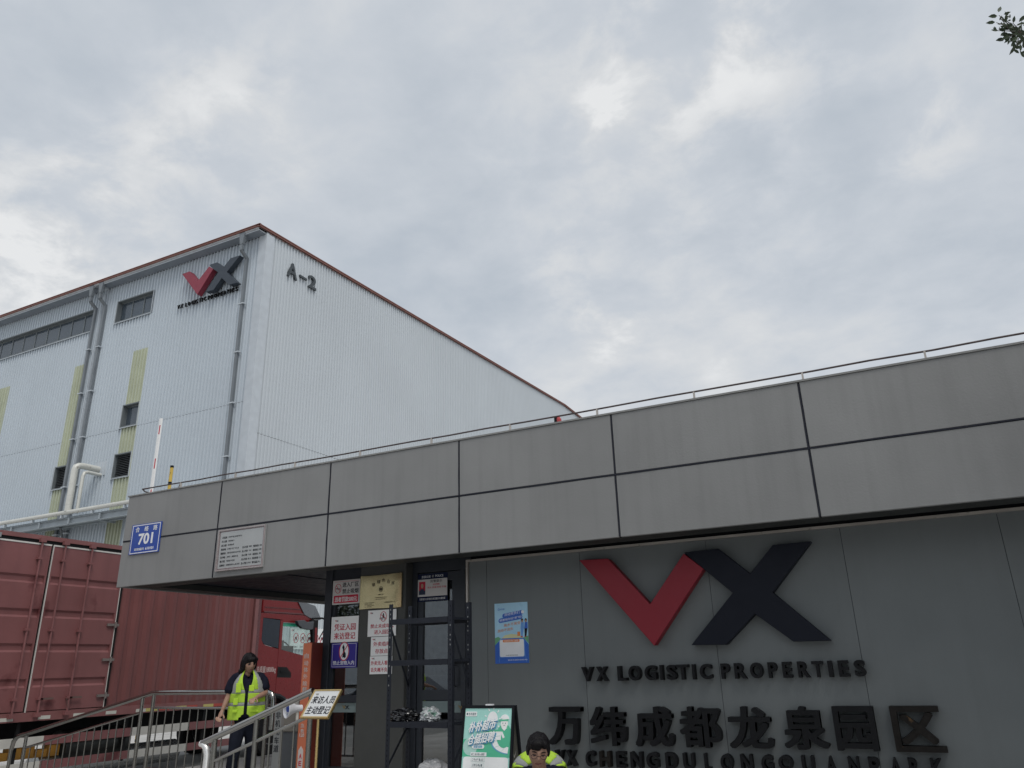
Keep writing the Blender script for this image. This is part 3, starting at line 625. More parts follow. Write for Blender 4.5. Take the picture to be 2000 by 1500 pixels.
# ------------------------------------------------------------ recruitment A-board
AY = 6.75
xa = onY(908, 1379, AY).x; xb_ = onY(1007, 1378, AY).x; za = onY(908, 1378, AY).z; AH = za-PZ; AW = xb_-xa
th_ = math.asin(.16/AH)
t = thing('a_board', 'black framed folding board with a green and white recruitment sheet', 'sandwich board', ((xa+xb_)/2, AY, PZ))
def leaf(sgn):
    """local frame: u across, v up the leaf, thin along n; hinged at the top"""
    ang = th_*sgn
    return Matrix.Translation((0, 0, AH)) @ Matrix.Rotation(ang, 4, 'X') @ Matrix.Translation((0, 0, -AH/math.cos(th_)))
H2 = AH/math.cos(th_)
# rotation about X by -th pushes the foot towards the street (-Y)
Mf = Matrix.Translation((0, -.016, AH)) @ Matrix.Rotation(-th_, 4, 'X') @ Matrix.Translation((0, 0, -H2)); Mb = Matrix.Translation((0, .016, AH)) @ Matrix.Rotation(th_, 4, 'X') @ Matrix.Translation((0, 0, -H2))
hw = AW/2
for M in (Mf, Mb):
    MB(M).box(-hw, -hw+.022, -.012, .012, 0, H2).box(hw-.022, hw, -.012, .012, 0, H2).box(-hw+.022, hw-.022, -.011, .011, H2-.022, H2-.001).box(-hw+.022, hw-.022, -.011, .011, .02, .045).build('frame', m_black, t, local=True)
MB(Mb).box(-hw+.022, hw-.022, -.004, .004, .045, H2-.022).build('back_panel', mat('hardboard', (.16, .15, .13), .7), t, local=True)
u0, u1, v0, v1 = -hw+.023, hw-.023, .046, H2-.024
U = lambda a: u0+a*(u1-u0); V = lambda a: v1-a*(v1-v0)
pn = MB(Mf).box(u0, u1, -.004, .004, v0, v1).build('poster', mat('mint_print', (.38, .70, .63), .3, var=.08), t, local=True)
K = [mat('print_green', (.09, .48, .29), .35), mat('print_white', (.85, .86, .86), .35), mat('print_blue', (.12, .36, .55), .35), mat('print_pale_mint', (.42, .64, .58), .35), mat('print_dark', (.05, .12, .13), .5), mat('print_skin2', (.82, .82, .80), .5)]
b = MB(Mf); y0 = -.0045; y1 = -.0055
vis = .52      # part of the sheet height seen above the bottom of the view
b.prism([(U(.0), V(.46)), (U(.0), V(.30)), (U(.3), V(.27)), (U(.55), V(.21)), (U(.8), V(.20)), (U(1), V(.23)), (U(1), V(.46))], y1, y0, 'y', 0)
b.ell(U(.16), V(.365), .075, .075, y1-.0003, y0, 20, m=3)
b.ell(U(.60), V(.115), .055, .075, y1-.0006, y0, 22, m=1)
for k in range(7):
    a = R(-30+k*38); b.bar(U(.60)+.068*math.cos(a), V(.115)+.092*math.sin(a), U(.60)+.088*math.cos(a), V(.115)+.115*math.sin(a), .010, y1-.0005, y0, 1)
# conveyor
for rr, mm, dd_ in ((.20, 2, .0008), (.185, 1, .0014)): b.ell(U(1.0), V(.315), rr, rr*.52, y1-dd_, y0, 24, m=mm, a0=R(90), a1=R(270))
b.ell(U(1.0), V(.30), .085, .06, y1-.0018, y0, 20, m=0, a0=R(90), a1=R(270))
for k in range(5): a = R(120+k*30); b.bar(U(1)+.1*math.cos(a), V(.315)+.05*math.sin(a), U(1)+.18*math.cos(a), V(.315)+.094*math.sin(a), .0025, y1-.002, y0, 3)
# worker: cap, face, body, parcel
b.ell(U(.86), V(.26), .075, .10, y1-.0024, y0, 20, m=0); b.ell(U(.855), V(.145), .036, .045, y1-.003, y0, 20, m=5)
b.ell(U(.86), V(.105), .043, .040, y1-.0036, y0, 20, m=1, a0=0, a1=math.pi); b.prism([(U(.73), V(.112)), (U(.93), V(.105)), (U(.93), V(.122)), (U(.75), V(.125))], y1-.004, y0, 'y', 0)
for q in (-.014, .012): b.ell(U(.855)+q, V(.143), .003, .006, y1-.0042, y0, 8, m=4)
b.bar(U(.84), V(.165), U(.875), V(.163), .003, y1-.0042, y0, 4)
b.prism([(U(.80), V(.185)), (U(.92), V(.185)), (U(.86), V(.215))], y1-.0038, y0, 'y', 1)
b.box(U(.66), U(.80), y1-.0045, y0, V(.30), V(.235), m=1); b.prism([(U(.66), V(.235)), (U(.80), V(.235)), (U(.83), V(.222)), (U(.69), V(.222))], y1-.0047, y0, 'y', 5); b.bar(U(.68), V(.268), U(.78), V(.262), .004, y1-.005, y0, 3)
b.bar(U(.81), V(.23), U(.86), V(.28), .02, y1-.0043, y0, 1)
# brand tag and headline (sheared)
b.rrect(U(.015), U(.26), V(.078), V(.032), .008, y1-.001, y0, 1)
b.text('朴朴超市', U(.08), U(.245), V(.070), V(.042), y1-.001, y1-.002, m=4, res=2); b.ell(U(.05), V(.055), .008, .010, y1-.002, y0, 10, m=4)
for s, a, b2, v_t, v_b, shx in (('朴朴超市', .10, .66, .115, .215, .22), ('仓储招聘', .09, .64, .235, .335, .22)):
    for k, (ox, oz, mm, bb) in enumerate(((.013, -.012, 2, 0), (.009, -.006, 2, 0), (.006, -.004, 2, 0), (0, .002, 1, 0), (.003, 0, 1, 0), (-.002, -.001, 1, 0), (.0005, -.002, 1, 0))):
        vs, fs, asp = glyph(s, 0, 3)
        b.add([(U(a)+(U(b2)-U(a))*p+ox+.025*q, y1-.0045-.0012*k-.001*c, V(v_b)+(V(v_t)-V(v_b))*q+.13*(U(b2)-U(a))*(p-.5)+oz+.0) for p, q, c in vs], fs, mm)
b.rrect(U(.20), U(.46), V(.385), V(.345), .018, y1-.0044, y0, 1); b.text('高薪诚聘', U(.24), U(.42), V(.38), V(.352), y1-.0044, y1-.0055, m=2, bold=.01, res=2)
# lower white card
b.rrect(U(.03), U(.97), v0+.01, V(.46), .03, y1-.003, y0, 1)
for k, (a, c) in enumerate(((.18, .52), (.20, .49), (.22, .48), (.20, .48))):
    b.box(U(a), U(c), y1-.0046, y0, V(.455+.05*k), V(.417+.05*k), m=3); b.box(U(a)+.002, U(c)-.002, y1-.0052, y0, V(.453+.05*k), V(.419+.05*k), m=1)
    b.marks(U(a)+.01, U(c)-.01, V(.447+.05*k), V(.426+.05*k), y1-.0052, y1-.0062, m=4, seed=50+k)
lines = ['【岗位要求】', None, None, None, '【其他福利】', None, None, None]
for k, s in enumerate(lines):
    vt = .635+.036*k; hh = .022
    if s: b.text(s, U(.17), U(.33), V(vt+hh), V(vt), y1-.003, y1-.004, m=4, res=2)
    else: b.marks(U(.20), U((.66, .70, .82, .6)[k % 4]), V(vt+hh*.8), V(vt), y1-.003, y1-.004, m=4, seed=60+k)
vs, fs, asp = glyph('岗位', .01, 2)
b.text('岗', U(.10), U(.135), V(.68), V(.66), y1-.003, y1-.004, m=4, res=2); b.text('位', U(.10), U(.135), V(.705), V(.685), y1-.003, y1-.004, m=4, res=2); b.text('职责', U(.10), U(.135), V(.73), V(.71), y1-.003, y1-.004, m=4, res=2)
b.build('print', K, pn, local=True)
MB().box(-.035, .035, -.02, .02, AH+.0, AH+.012).build('clip', m_wtxt, t, local=True)
MB().tube([(hw-.03, -.05, AH*.62), (hw-.03, 0, AH*.54), (hw-.03, .05, AH*.60)], .004, 6).build('chain', m_steel, t, local=True)
# ------------------------------------------------------------ gold sign stand
SX = onY(622, 1400, 5.85)
t = thing('sign_stand', 'gold pole stand holding a tilted visitor registration sign', 'sign stand', (SX.x, 5.85, 0), )
ts = SX.z
MB().tube([(0, 0, .02), (0, 0, ts-.02)], .0125, 12).build('pole', m_gold, t, local=True, smooth=40)
MB().add([(.16*math.cos(a), .16*math.sin(a), .0) for a in [R(15*k) for k in range(24)]] + [(.15*math.cos(a), .15*math.sin(a), .018) for a in [R(15*k) for k in range(24)]], [tuple(range(24)), tuple(range(47, 23, -1))]+[(i, (i+1) % 24, 24+(i+1) % 24, 24+i) for i in range(24)]).build('base', m_gold, t, local=True)
M = Matrix.Translation((-.01, -.035, ts+.0)) @ Matrix.Rotation(R(-38), 4, 'X')
pw, ph = .145, .262
MB(M).box(-pw, pw, -.006, .006, 0, ph).build('panel', mat('stand_board', (.62, .63, .63), .4, var=.03), t, local=True)
b = MB(M); e = .012
b.box(-pw-.004, pw+.004, -.012, .012, -e, 0).box(-pw-.004, pw+.004, -.012, .012, ph, ph+e).box(-pw-e, -pw, -.0125, .0125, -e, ph+e).box(pw, pw+e, -.0125, .0125, -e, ph+e)
b.build('frame', m_gold, t, local=True)
b = MB(M); vx(b, -pw+.02, ph-.042, .045, -.0075, -.0062, 1, 2)
b.text('来访人员', -pw+.02, pw-.01, ph*.50, ph*.80, -.006, -.0078, bold=.02); b.text('主动登记', -pw+.015, pw-.012, ph*.10, ph*.40, -.006, -.0078, bold=.02)
b.build('lettering', [m_ktxt, MATS['gold_mark'], m_ktxt], t, local=True)
# ------------------------------------------------------------ warehouse A-2
m_cor = mat('corrugated_steel', (.545, .60, .65), .42, .0, var=.03, scale=.25, streak=.04, sscale=1.2, spec=.4)
m_corg = mat('gable_steel', (.555, .595, .63), .42, .0, var=.03, scale=.2, streak=.03, sscale=1.2, spec=.4)
m_skyl = mat('yellowed_sheet', (.47, .50, .38), .5, var=.07, scale=1.2, streak=.2, sscale=4)
m_gut = mat('gutter_steel', (.52, .56, .60), .45, .1, var=.06)
m_rtrim = mat('red_roof_trim', (.22, .095, .075), .55, var=.12, scale=3)
m_pipe = mat('downpipe_steel', (.18, .20, .22), .5, var=.1, scale=1.5, streak=.3, sscale=3)
m_wfr = mat('window_frame_grey', (.16, .18, .19), .5, var=.08)
m_lou = mat('louver_grey', (.10, .11, .12), .55, var=.08)
m_dark = mat('dark_void', (.012, .014, .017), .8)
wh = thing('warehouse', 'tall pale corrugated steel warehouse with red roof trim behind the gatehouse', 'warehouse', (-38, 40, 0))
WX, WFY, XL = -23.1, 22.0, -62.0
RIDGE, ENDY, EZ, RZ = 55.5, 89.0, 20.02, 21.38
PITCH = .205
openings = [(-46.5, -34.46, 18.06, 19.21), (-32.70, -30.20, 18.06, 19.18), (-31.08, -30.05, 12.44, 13.46), (-31.12, -30.08, 10.08, 11.12), (-35.33, -34.40, 10.08, 11.10)]
strips = [(-30.98, -29.96, 16.20), (-35.28, -34.28, 16.27), (-41.62, -40.60, 16.25), (-47.6, -46.6, 16.25)]
def ribsheet(b, x0, x1, z0, z1, m, ph=0.0):
    """trapezoidal sheet on the front wall, ribs standing towards -Y"""
    k0 = math.floor(x0/PITCH)-1; prof = []
    k = k0
    while k*PITCH < x1+PITCH:
        c = k*PITCH; prof += [(c, 0), (c+PITCH*.54, 0), (c+PITCH*.62, -.062), (c+PITCH*.86, -.062), (c+PITCH*.94, 0)]; k += 1
    pts = []
    def yat(x):
        for (a, ya), (c, yc) in zip(prof, prof[1:]):
            if a <= x <= c: return ya+(yc-ya)*(x-a)/max(1e-9, c-a)
        return 0
    pts = [(x0, yat(x0))]+[q for q in prof if x0 < q[0] < x1]+[(x1, yat(x1))]
    vs = [(x, WFY+y, z0) for x, y in pts]+[(x, WFY+y, z1) for x, y in pts]; n = len(pts)
    b.add(vs, [(i, i+1, n+i+1, n+i) for i in range(n-1)], m)
# split the wall into columns so that openings and translucent strips are real breaks in the sheet
xsplit = sorted(set([XL, WX] + [v for o_ in openings for v in o_[:2]] + [v for s_ in strips for v in s_[:2]]))
wb = MB(); sbs = {i: MB() for i in range(len(strips))}
SEAM = 12.34
for a, c in zip(xsplit, xsplit[1:]):
    mid = (a+c)/2
    cuts = sorted([(o_[2], o_[3]) for o_ in openings if o_[0] < mid < o_[1]])
    st = [i for i, s_ in enumerate(strips) if s_[0] < mid < s_[1]]
    zs = [0]
    for q in cuts: zs += [q[0], q[1]]
    zs.append(EZ+.15)
    for z0, z1 in zip(zs[::2], zs[1::2]):
        if z1-z0 < .01: continue
        top = strips[st[0]][2] if st else -1
        if st and z0 < top:
            zz = min(z1, top); ribsheet(sbs[st[0]], a, c, z0, zz, 0)
            if z1 > top: ribsheet(wb, a, c, top, z1, 0)
        else:
            for q0, q1 in ((z0, min(z1, SEAM)), (max(z0, SEAM+.012), z1)):
                if q1 > q0: ribsheet(wb, a, c, q0, q1, 0)
wb.box(XL, WX, WFY+.004, WFY+.012, SEAM-.01, SEAM+.03, 1)
wb.build('front_wall', [m_cor, m_joint], wh, recalc=False)
for b in sbs.values(): b.build('translucent_strip', m_skyl, wh, recalc=False)
# seam flashing strip, gable wall
def gz(y): return EZ+(RZ-EZ)*(1-abs(y-RIDGE)/(RIDGE-WFY))
gb = MB(); prof = []; y = WFY+.02
gp_ = .195
while y < ENDY:
    prof += [(y, 0), (y+gp_*.54, 0), (y+gp_*.62, .058), (y+gp_*.86, .058), (y+gp_*.94, 0)]; y += gp_
GS = 11.03; n = len(prof)
for z0f, z1f in ((lambda y: 0, lambda y: GS), (lambda y: GS+.015, lambda y: gz(y)+.24)):
    gb.add([(WX+x, y, z0f(y)) for y, x in prof]+[(WX+x, y, z1f(y)) for y, x in prof], [(i, i+1, n+i+1, n+i) for i in range(n-1)])
gb.build('gable_wall', m_corg, wh, recalc=False)
MB().prism([(WFY+.45, 0), (ENDY-.06, 0), (ENDY-.06, gz(ENDY)-.1), (RIDGE, RZ-.1), (WFY+.45, EZ-.1)], XL+.05, WX-.06, 'x').build('core', m_lou, wh)
MB().box(WX-.05, WX+.085, WFY-.090, WFY+.03, 0, gz(WFY)+.22).box(WX+.066, WX+.082, WFY+.03, WFY+.40, 0, EZ+.2).box(WX-.36, WX-.05, WFY-.087, WFY-.071, 0, EZ+.14).build('corner_trim', m_gut, wh)
# roof, red trim, gutter
b = MB(); rt = .10
for s0, s1 in (((WFY-.55, gz(WFY-.55)), (RIDGE, RZ)), ((RIDGE, RZ), (ENDY+.4, gz(ENDY+.4)))):
    b.prism([(s0[0], s0[1]+.30), (s1[0], s1[1]+.30), (s1[0], s1[1]+.22), (s0[0], s0[1]+.22)], XL, WX+.02, 'x')
b.build('roof', mat('roof_sheet', (.35, .36, .37), .5), wh)
b = MB()
b.box(XL, WX+.16, WFY-.60, WFY-.53, EZ+.30, EZ+.385).box(XL, WX+.16, WFY-.63, WFY-.53, EZ+.386, EZ+.41)
for s0, s1 in (((WFY-.60, gz(WFY-.60)), (RIDGE, RZ)), ((RIDGE, RZ), (ENDY+.4, gz(ENDY+.4)))):
    b.prism([(s0[0], s0[1]+.375), (s1[0], s1[1]+.375), (s1[0], s1[1]+.30), (s0[0], s0[1]+.30)], WX+.10, WX+.14, 'x')
    b.prism([(s0[0], s0[1]+.415), (s1[0], s1[1]+.415), (s1[0], s1[1]+.376), (s0[0], s0[1]+.376)], WX-.1, WX+.165, 'x')
y = WFY+.1
while y < ENDY:
    b.box(WX+.087, WX+.097, y, y+.10, gz(y)+.23, gz(y)+.27); y += gp_*2
b.build('roof_trim', m_rtrim, wh)
b = MB()
def gutter(xa, xb_):
    b.box(xa, xb_, WFY-.52, WFY-.50, EZ+.15, EZ+.295).box(xa, xb_, WFY-.498, WFY-.05, EZ+.15, EZ+.17, 1)
    b.box(xa, xa+.02, WFY-.498, WFY-.05, EZ+.171, EZ+.295).box(xb_-.02, xb_, WFY-.498, WFY-.05, EZ+.171, EZ+.295)
gutter(XL, -34.06); gutter(-33.62, WX+.02); b.box(-34.06, -33.62, WFY-.20, WFY-.05, EZ+.1, EZ+.29)
b.build('gutter', [m_gut, mat('gutter_base', (.22, .245, .28), .5, var=.08)], wh)
# downpipes with hopper, offset and brackets
for xc in (-34.28, -33.56, -24.05):
    b = MB()
    b.add([(xc-.17, WFY-.565, EZ+.27), (xc+.17, WFY-.565, EZ+.27), (xc+.17, WFY-.39, EZ+.27), (xc-.17, WFY-.39, EZ+.27), (xc-.085, WFY-.565, EZ-.30), (xc+.085, WFY-.565, EZ-.30), (xc+.085, WFY-.42, EZ-.30), (xc-.085, WFY-.42, EZ-.30)],
          [(0, 1, 5, 4), (1, 2, 6, 5), (2, 3, 7, 6), (3, 0, 4, 7), (0, 3, 2, 1), (4, 5, 6, 7)])
    b.beam((xc, WFY-.49, EZ-.30), (xc, WFY-.49, EZ-.60), .13, .12); b.beam((xc, WFY-.50, EZ-.58), (xc, WFY-.16, EZ-.84), .13, .11); b.beam((xc, WFY-.15, EZ-.80), (xc, WFY-.15, 5.0), .135, .11)
    dp = b.build('downpipe', m_pipe, wh)
    b = MB()
    for zz in (16.9, 14.6, 12.3, 10.0, 7.8): b.box(xc-.15, xc+.15, WFY-.235, WFY-.06, zz, zz+.05)
    split(b.build('bracket', m_gut, dp))
MB().box(-34.02, -33.80, WFY-.05, WFY-.036, 0, EZ-.15).box(-33.97, -33.94, WFY-.12, WFY-.05, 0, EZ-.6).box(-33.88, -33.85, WFY-.12, WFY-.05, 0, EZ-.6).build('joint_cover', m_gut, wh)
# windows and louvers
def win(o_, panes, louver=False):
    x0, x1, z0, z1 = o_; y0 = WFY-.07; rv = WFY+.30
    b = MB(); t = .06
    b.box(x0-.05, x0, y0, rv, z0-.05, z1+.05).box(x1, x1+.05, y0, rv, z0-.05, z1+.05).box(x0, x1, y0+.001, rv-.001, z1, z1+.05).box(x0, x1, y0-.03, rv-.001, z0-.05, z0)
    w = b.build('window' if not louver else 'louver', [m_wfr], wh)
    b = MB(); b.box(x0-.07, x0-.045, y0-.012, y0+.01, z0-.07, z1+.07).box(x1+.045, x1+.07, y0-.012, y0+.01, z0-.07, z1+.07).box(x0-.05, x1+.05, y0-.04, y0-.005, z0-.085, z0-.055)
    b.build('surround', m_gut, w)
    if louver:
        b = MB(); k = 0; z = z0+.03
        while z < z1-.05:
            b.beam((x0+.01, WFY+.10, z+.02), (x1-.01, WFY+.10, z+.02), .10, .010) if False else b.add([(x0, WFY+.05, z), (x1, WFY+.05, z), (x1, WFY+.16, z+.055), (x0, WFY+.16, z+.055), (x0, WFY+.05, z+.012), (x1, WFY+.05, z+.012), (x1, WFY+.16, z+.067), (x0, WFY+.16, z+.067)], [(0, 1, 2, 3), (7, 6, 5, 4), (0, 4, 5, 1), (2, 6, 7, 3), (0, 3, 7, 4), (1, 5, 6, 2)]); z += .082
        b.build('slats', m_lou, w); MB().box(x0, x1, WFY+.2, WFY+.22, z0, z1).build('backing', m_dark, w)
        return
    b = MB(); pw = (x1-x0)/panes
    for i in range(panes+1):
        x = x0+pw*i; b.box(x-(.03 if i else 0), x+(.03 if i < panes else 0), WFY+.14, WFY+.2, z0, z1)
    b.box(x0, x1, WFY+.141, WFY+.199, z0, z0+.05).box(x0, x1, WFY+.141, WFY+.199, z1-.05, z1)
    b.build('mullion', m_wfr, w)
    for i in range(panes):
        MB().box(x0+pw*i+.031, x0+pw*(i+1)-.031, WFY+.165, WFY+.175, z0+.051, z1-.051).build('pane', m_pglass, w)
    MB().box(x0, x1, WFY+.26, WFY+.28, z0, z1).build('backing', mat('window_back', (.14, .18, .22), .7, var=.3, scale=.6), w)
    if panes > 1:
        b = MB()
        for i in range(panes): b.box(x0+pw*i+.05, x0+pw*(i+1)-.06, WFY+.21, WFY+.22, z0+.45+.02*(i % 3), z0+.475+.02*(i % 3))
        b.build('blind_rail', m_gut, w)
win(openings[0], 12); win(openings[1], 3); win(openings[2], 1); win(openings[3], 1, True); win(openings[4], 1, True)
MB().box(-30.20, -30.10, WFY+.150, WFY+.158, 13.0, 13.2).build('sticker', mat('yellow_sticker', (.6, .55, .25), .5), wh)
# pipe stubs that enter the wall
MB().box(-32.5, -31.6, WFY-.05, WFY-.04, 10.3, 10.95).build('pipe_flashing', m_gut, wh)
# logo on the warehouse front
def wh_poly(px, Y): return [(onY(a, b_, Y).x, onY(a, b_, Y).z) for a, b_ in px]
Z7 = lambda pts: [(320+a/5.882, 480+b_/5.882) for a, b_ in pts]
YL = WFY-.38
lg = thing('warehouse_logo', 'red and dark check and cross emblem near the warehouse corner', 'logo', (-26.5, WFY-.04, 18))
MB().prism(wh_poly(Z7([(212, 325), (298, 294), (388, 408), (520, 238), (566, 265), (383, 560)]), YL), YL, WFY-.12, 'y').build('check_mark', mat('faded_red', (.26, .035, .06), .5, var=.08), lg)
MB().prism(wh_poly(Z7([(566, 265), (521, 220), (612, 190), (685, 248), (765, 143), (874, 110), (722, 300), (843, 420), (748, 448), (665, 368), (570, 505), (478, 530), (625, 305)]), YL+.004), YL+.004, WFY-.12, 'y').build('cross_mark', mat('faded_dark', (.04, .052, .07), .5, var=.08), lg)
b = MB()
for (u, v) in ((300, 400), (400, 480), (560, 280), (640, 260), (600, 450), (780, 200), (780, 420)):
    p = onY(320+u/5.882, 480+v/5.882, YL); b.box(p.x-.04, p.x+.04, WFY-.12, WFY-.03, p.z-.04, p.z+.04)
split(b.build('bracket', m_lou, lg))
s = 'VXLOGISTICPROPERTIES'
XQ = [(152, 180), (186, 222), (243, 268), (272, 303), (312, 345), (348, 356), (362, 392), (398, 428), (432, 440), (452, 492), (502, 532), (535, 568), (572, 608), (614, 642), (648, 678), (684, 716), (718, 745), (752, 762), (775, 806), (815, 852)]
YT = WFY-.15
zt2 = onY(320+852/5.882, 480+465/5.882, YT).z; zb2 = onY(320+152/5.882, 480+725/5.882, YT).z; zt3 = onY(320+160/5.882, 480+672/5.882, YT).z; zb3 = onY(320+845/5.882, 480+525/5.882, YT).z
zt_2, zb_2 = (zt2+zt3)/2, (zb2+zb3)/2
t = thing('warehouse_lettering', 'line of dark raised capitals under the emblem on the warehouse front', 'lettering', (-26.5, WFY-.04, zb_2))
for c, (a, d) in zip(s, XQ):
    yy = 480+(700-(a-160)*.29)/5.882
    x0 = onY(320+a/5.882, yy, YT).x; x1 = onY(320+d/5.882, yy, YT).x; x1 = x0+(x1-x0)*.80
    MB().text(c, x0, x1, zb_2+.03, zt_2-.02, WFY-.085, YT, bold=.012, res=2).build('letter', m_letter, t)
# building number on the gable
t = thing('building_number', 'raised dark characters A-2 high on the warehouse gable', 'building number', (WX, 24.3, 18.9))
GXF = WX+.13
Q = lambda a, b_: onX(320+a/5.882, 480+b_/5.882, GXF)
def gch(c, l, r_, zt, zb, bold=.02):
    MB().text(c, l, r_, zb, zt, WX+.035, GXF, bold=bold, face='+x').build('character', mat('dark_sign_grey', (.05, .06, .068), .5), t)
a0 = Q(1420, 340); a1 = Q(1533, 395); at_ = Q(1490, 205)
gch('A', a0.y, a1.y, at_.z, (a0.z+a1.z)/2)
c0 = Q(1662, 465); c1 = Q(1755, 520); ct = Q(1715, 350)
gch('2', c0.y, Q(1758, 420).y, ct.z, c1.z)
d0 = Q(1565, 340); d1_ = Q(1648, 382); zz = (Q(1565, 350).z+Q(1648, 380).z)/2
MB().box(WX+.035, GXF, d0.y, d1_.y, zz-.05, zz+.05).build('character', MATS['dark_sign_grey'], t)
# prohibition board at the foot of the gable
p0 = onX(569, 1226, WX+.09); p1 = onX(640, 1230, WX+.09); pb = onX(575, 1268, WX+.09)
t = thing('prohibition_board', 'white board of round prohibition symbols seen through the truck cab window', 'sign board', (WX+.09, p0.y, pb.z))
ya, yb2, za_, zb_ = p0.y, p0.y+3.0, pb.z, p0.z
MB().box(WX+.04, WX+.09, ya, yb2, za_, zb_).build('panel', mat('board_white', (.78, .80, .80), .45), t)
b = MB(Matrix(((0, -1, 0, WX+.09), (1, 0, 0, 0), (0, 0, 1, 0), (0, 0, 0, 1))))   # local -Y -> world +X, local x -> world y
cz = onX(578, 1246, WX+.09).z; cy0 = onX(578, 1246, WX+.09).y
for k in range(6):
    cc = cy0+.405*k; b.ring(cc, cz, .165, .20, .028, -.004, 0, m=1); b.box(cc-.07, cc+.07, -.004, 0, cz-.05, cz+.05, m=0); b.bar(cc-.1, cz-.12, cc+.1, cz+.12, .025, -.006, 0, m=1)
    b.box(cc-.09, cc-.03, -.004, 0, cz-.09, cz-.05, m=0); b.box(cc+.03, cc+.09, -.004, 0, cz-.09, cz-.05, m=0)
    b.marks(cc-.15, cc+.15, cz-.38, cz-.31, 0, -.003, m=0, seed=80+k)
vx(b, cy0-.30, cz+.26, .2, -.004, 0, 1, 0)
b.build('print', [m_ktxt, m_rtxt], t, local=False)
# ------------------------------------------------------------ loading canopy in front of the warehouse
CYF = 20.9
cn = thing('loading_canopy', 'grey steel loading canopy along the foot of the warehouse', 'canopy', (-40, CYF, 0))
cx1 = -23.6
MB().box(XL, cx1, CYF+.05, CYF+.07, 7.97, 8.21).box(XL, cx1, CYF-.03, CYF+.15, 8.21, 8.235).box(XL, cx1, CYF-.03, CYF+.15, 7.945, 7.97).build('edge_beam', mat('beam_grey', (.33, .37, .40), .55, var=.08), cn)
MB().prism([(CYF-.05, 8.24), (WFY-.05, 8.36), (WFY-.05, 8.39), (CYF-.05, 8.27)], XL, cx1, 'x').build('canopy_roof', mat('canopy_sheet', (.22, .26, .29), .55, var=.08), cn)
b = MB(); x = cx1-.8
while x > XL: b.box(x, x+.12, CYF+.16, WFY-.06, 7.98, 8.2); x -= 3.05
b.box(XL, cx1, 21.55, 21.63, 8.0, 8.2); split(b.build('purlin', MATS['beam_grey'], cn))
b = MB(); x = cx1-3.2
while x > XL: b.beam((x, CYF+.2, 7.95), (x-.6, WFY-.06, 6.9), .07, .07); x -= 6.1
split(b.build('brace', m_lou, cn))
b = MB(); x = -24.0
while x > XL: b.box(x, x+.10, CYF-.055, CYF-.035, 7.96, 8.23); x -= 2.02
split(b.build('stiffener', MATS['beam_grey'], cn))
# insulated pipes
m_ins = mat('white_cladding', (.62, .62, .58), .42, .1, var=.06, scale=2, dirt=(.35, .32, .27), dthr=.64, dscale=4)
pp = thing('clad_pipe', 'white clad pipe run along the canopy edge with a riser into the wall', 'pipe', (-32.1, CYF-.1, 8.3))
MB().tube([(XL, CYF-.08, 8.47), (cx1+.4, CYF-.08, 8.47)], .095, 12).build('main_pipe', m_ins, pp, smooth=40)
b = MB(); b.tube([(-32.14, WFY-.05, 10.60), (-32.14, 21.2, 10.60), (-32.15, CYF+.08, 10.57), (-32.16, CYF-.03, 10.49), (-32.17, CYF-.06, 10.38), (-32.17, CYF-.06, 8.5)], .14, 14)
for zz in (10.2, 9.7, 9.2, 8.8): b.tube([(-32.17, CYF-.06, zz), (-32.17, CYF-.06, zz+.02)], .145, 14)
b.build('riser', m_ins, pp, smooth=40)
MB().tube([(-31.95, WFY-.05, 10.32), (-31.95, 21.3, 10.32), (-31.93, 21.15, 10.25), (-31.92, 21.1, 10.1), (-31.92, 21.1, 8.45)], .075, 10).build('small_riser', m_ins, pp, smooth=40)
b = MB(); x = -24.4
while x > XL: b.box(x-.04, x+.04, CYF-.14, CYF-.02, 8.24, 8.37).box(x-.06, x+.06, CYF-.15, CYF-.01, 8.236, 8.25); x -= 2.02
split(b.build('pipe_support', m_gut, pp))
# ------------------------------------------------------------ raised barrier arms by the gate lane
def arm(name, label, X_, Y_, ztop, w_, mats, segs, base, lean=0):
    t = thing(name, label, 'barrier', (X_, Y_, 0)); b = MB()
    z = 1.05
    while z < ztop-.01:
        z2 = min(ztop, z+segs[0]); b.box(X_-w_/2+lean*z, X_+w_/2+lean*z, Y_-.025, Y_+.025, z, z2, 0); z = z2
    b.build('arm', mats[:1], t)
    b = MB()
    for a, c in segs[1]: b.box(X_-w_/2*(.0)+lean*a, X_+w_/2+.002+lean*a, Y_-.028, Y_-.0255, a, c)
    if segs[1]: b.build('reflective_band', mats[1], t)
    MB().box(X_-.2, X_+.2, Y_+.03, Y_+.38, 0, 1.0).box(X_-.17, X_+.17, Y_+.05, Y_+.36, 1.0, 1.08).box(X_-.08, X_+.08, Y_-.03, Y_+.03, .85, 1.3).build('cabinet', base, t, bevel=.01)
p = onY(305, 890, 14.5); tp = onY(313, 818, 14.5).z
bands = []
for a, c in ((833, 850), (896, 915), (955, 975)): bands.append((onY(305, c, 14.5).z, onY(305, a, 14.5).z))
zz = bands[-1][0]-1.0
while zz > 1.3: bands.append((zz-.25, zz)); zz -= .95
arm('barrier_arm', 'raised white barrier arm with red bands', p.x, 14.5, tp, .085, [m_white, m_rtxt], (9, bands), m_white)
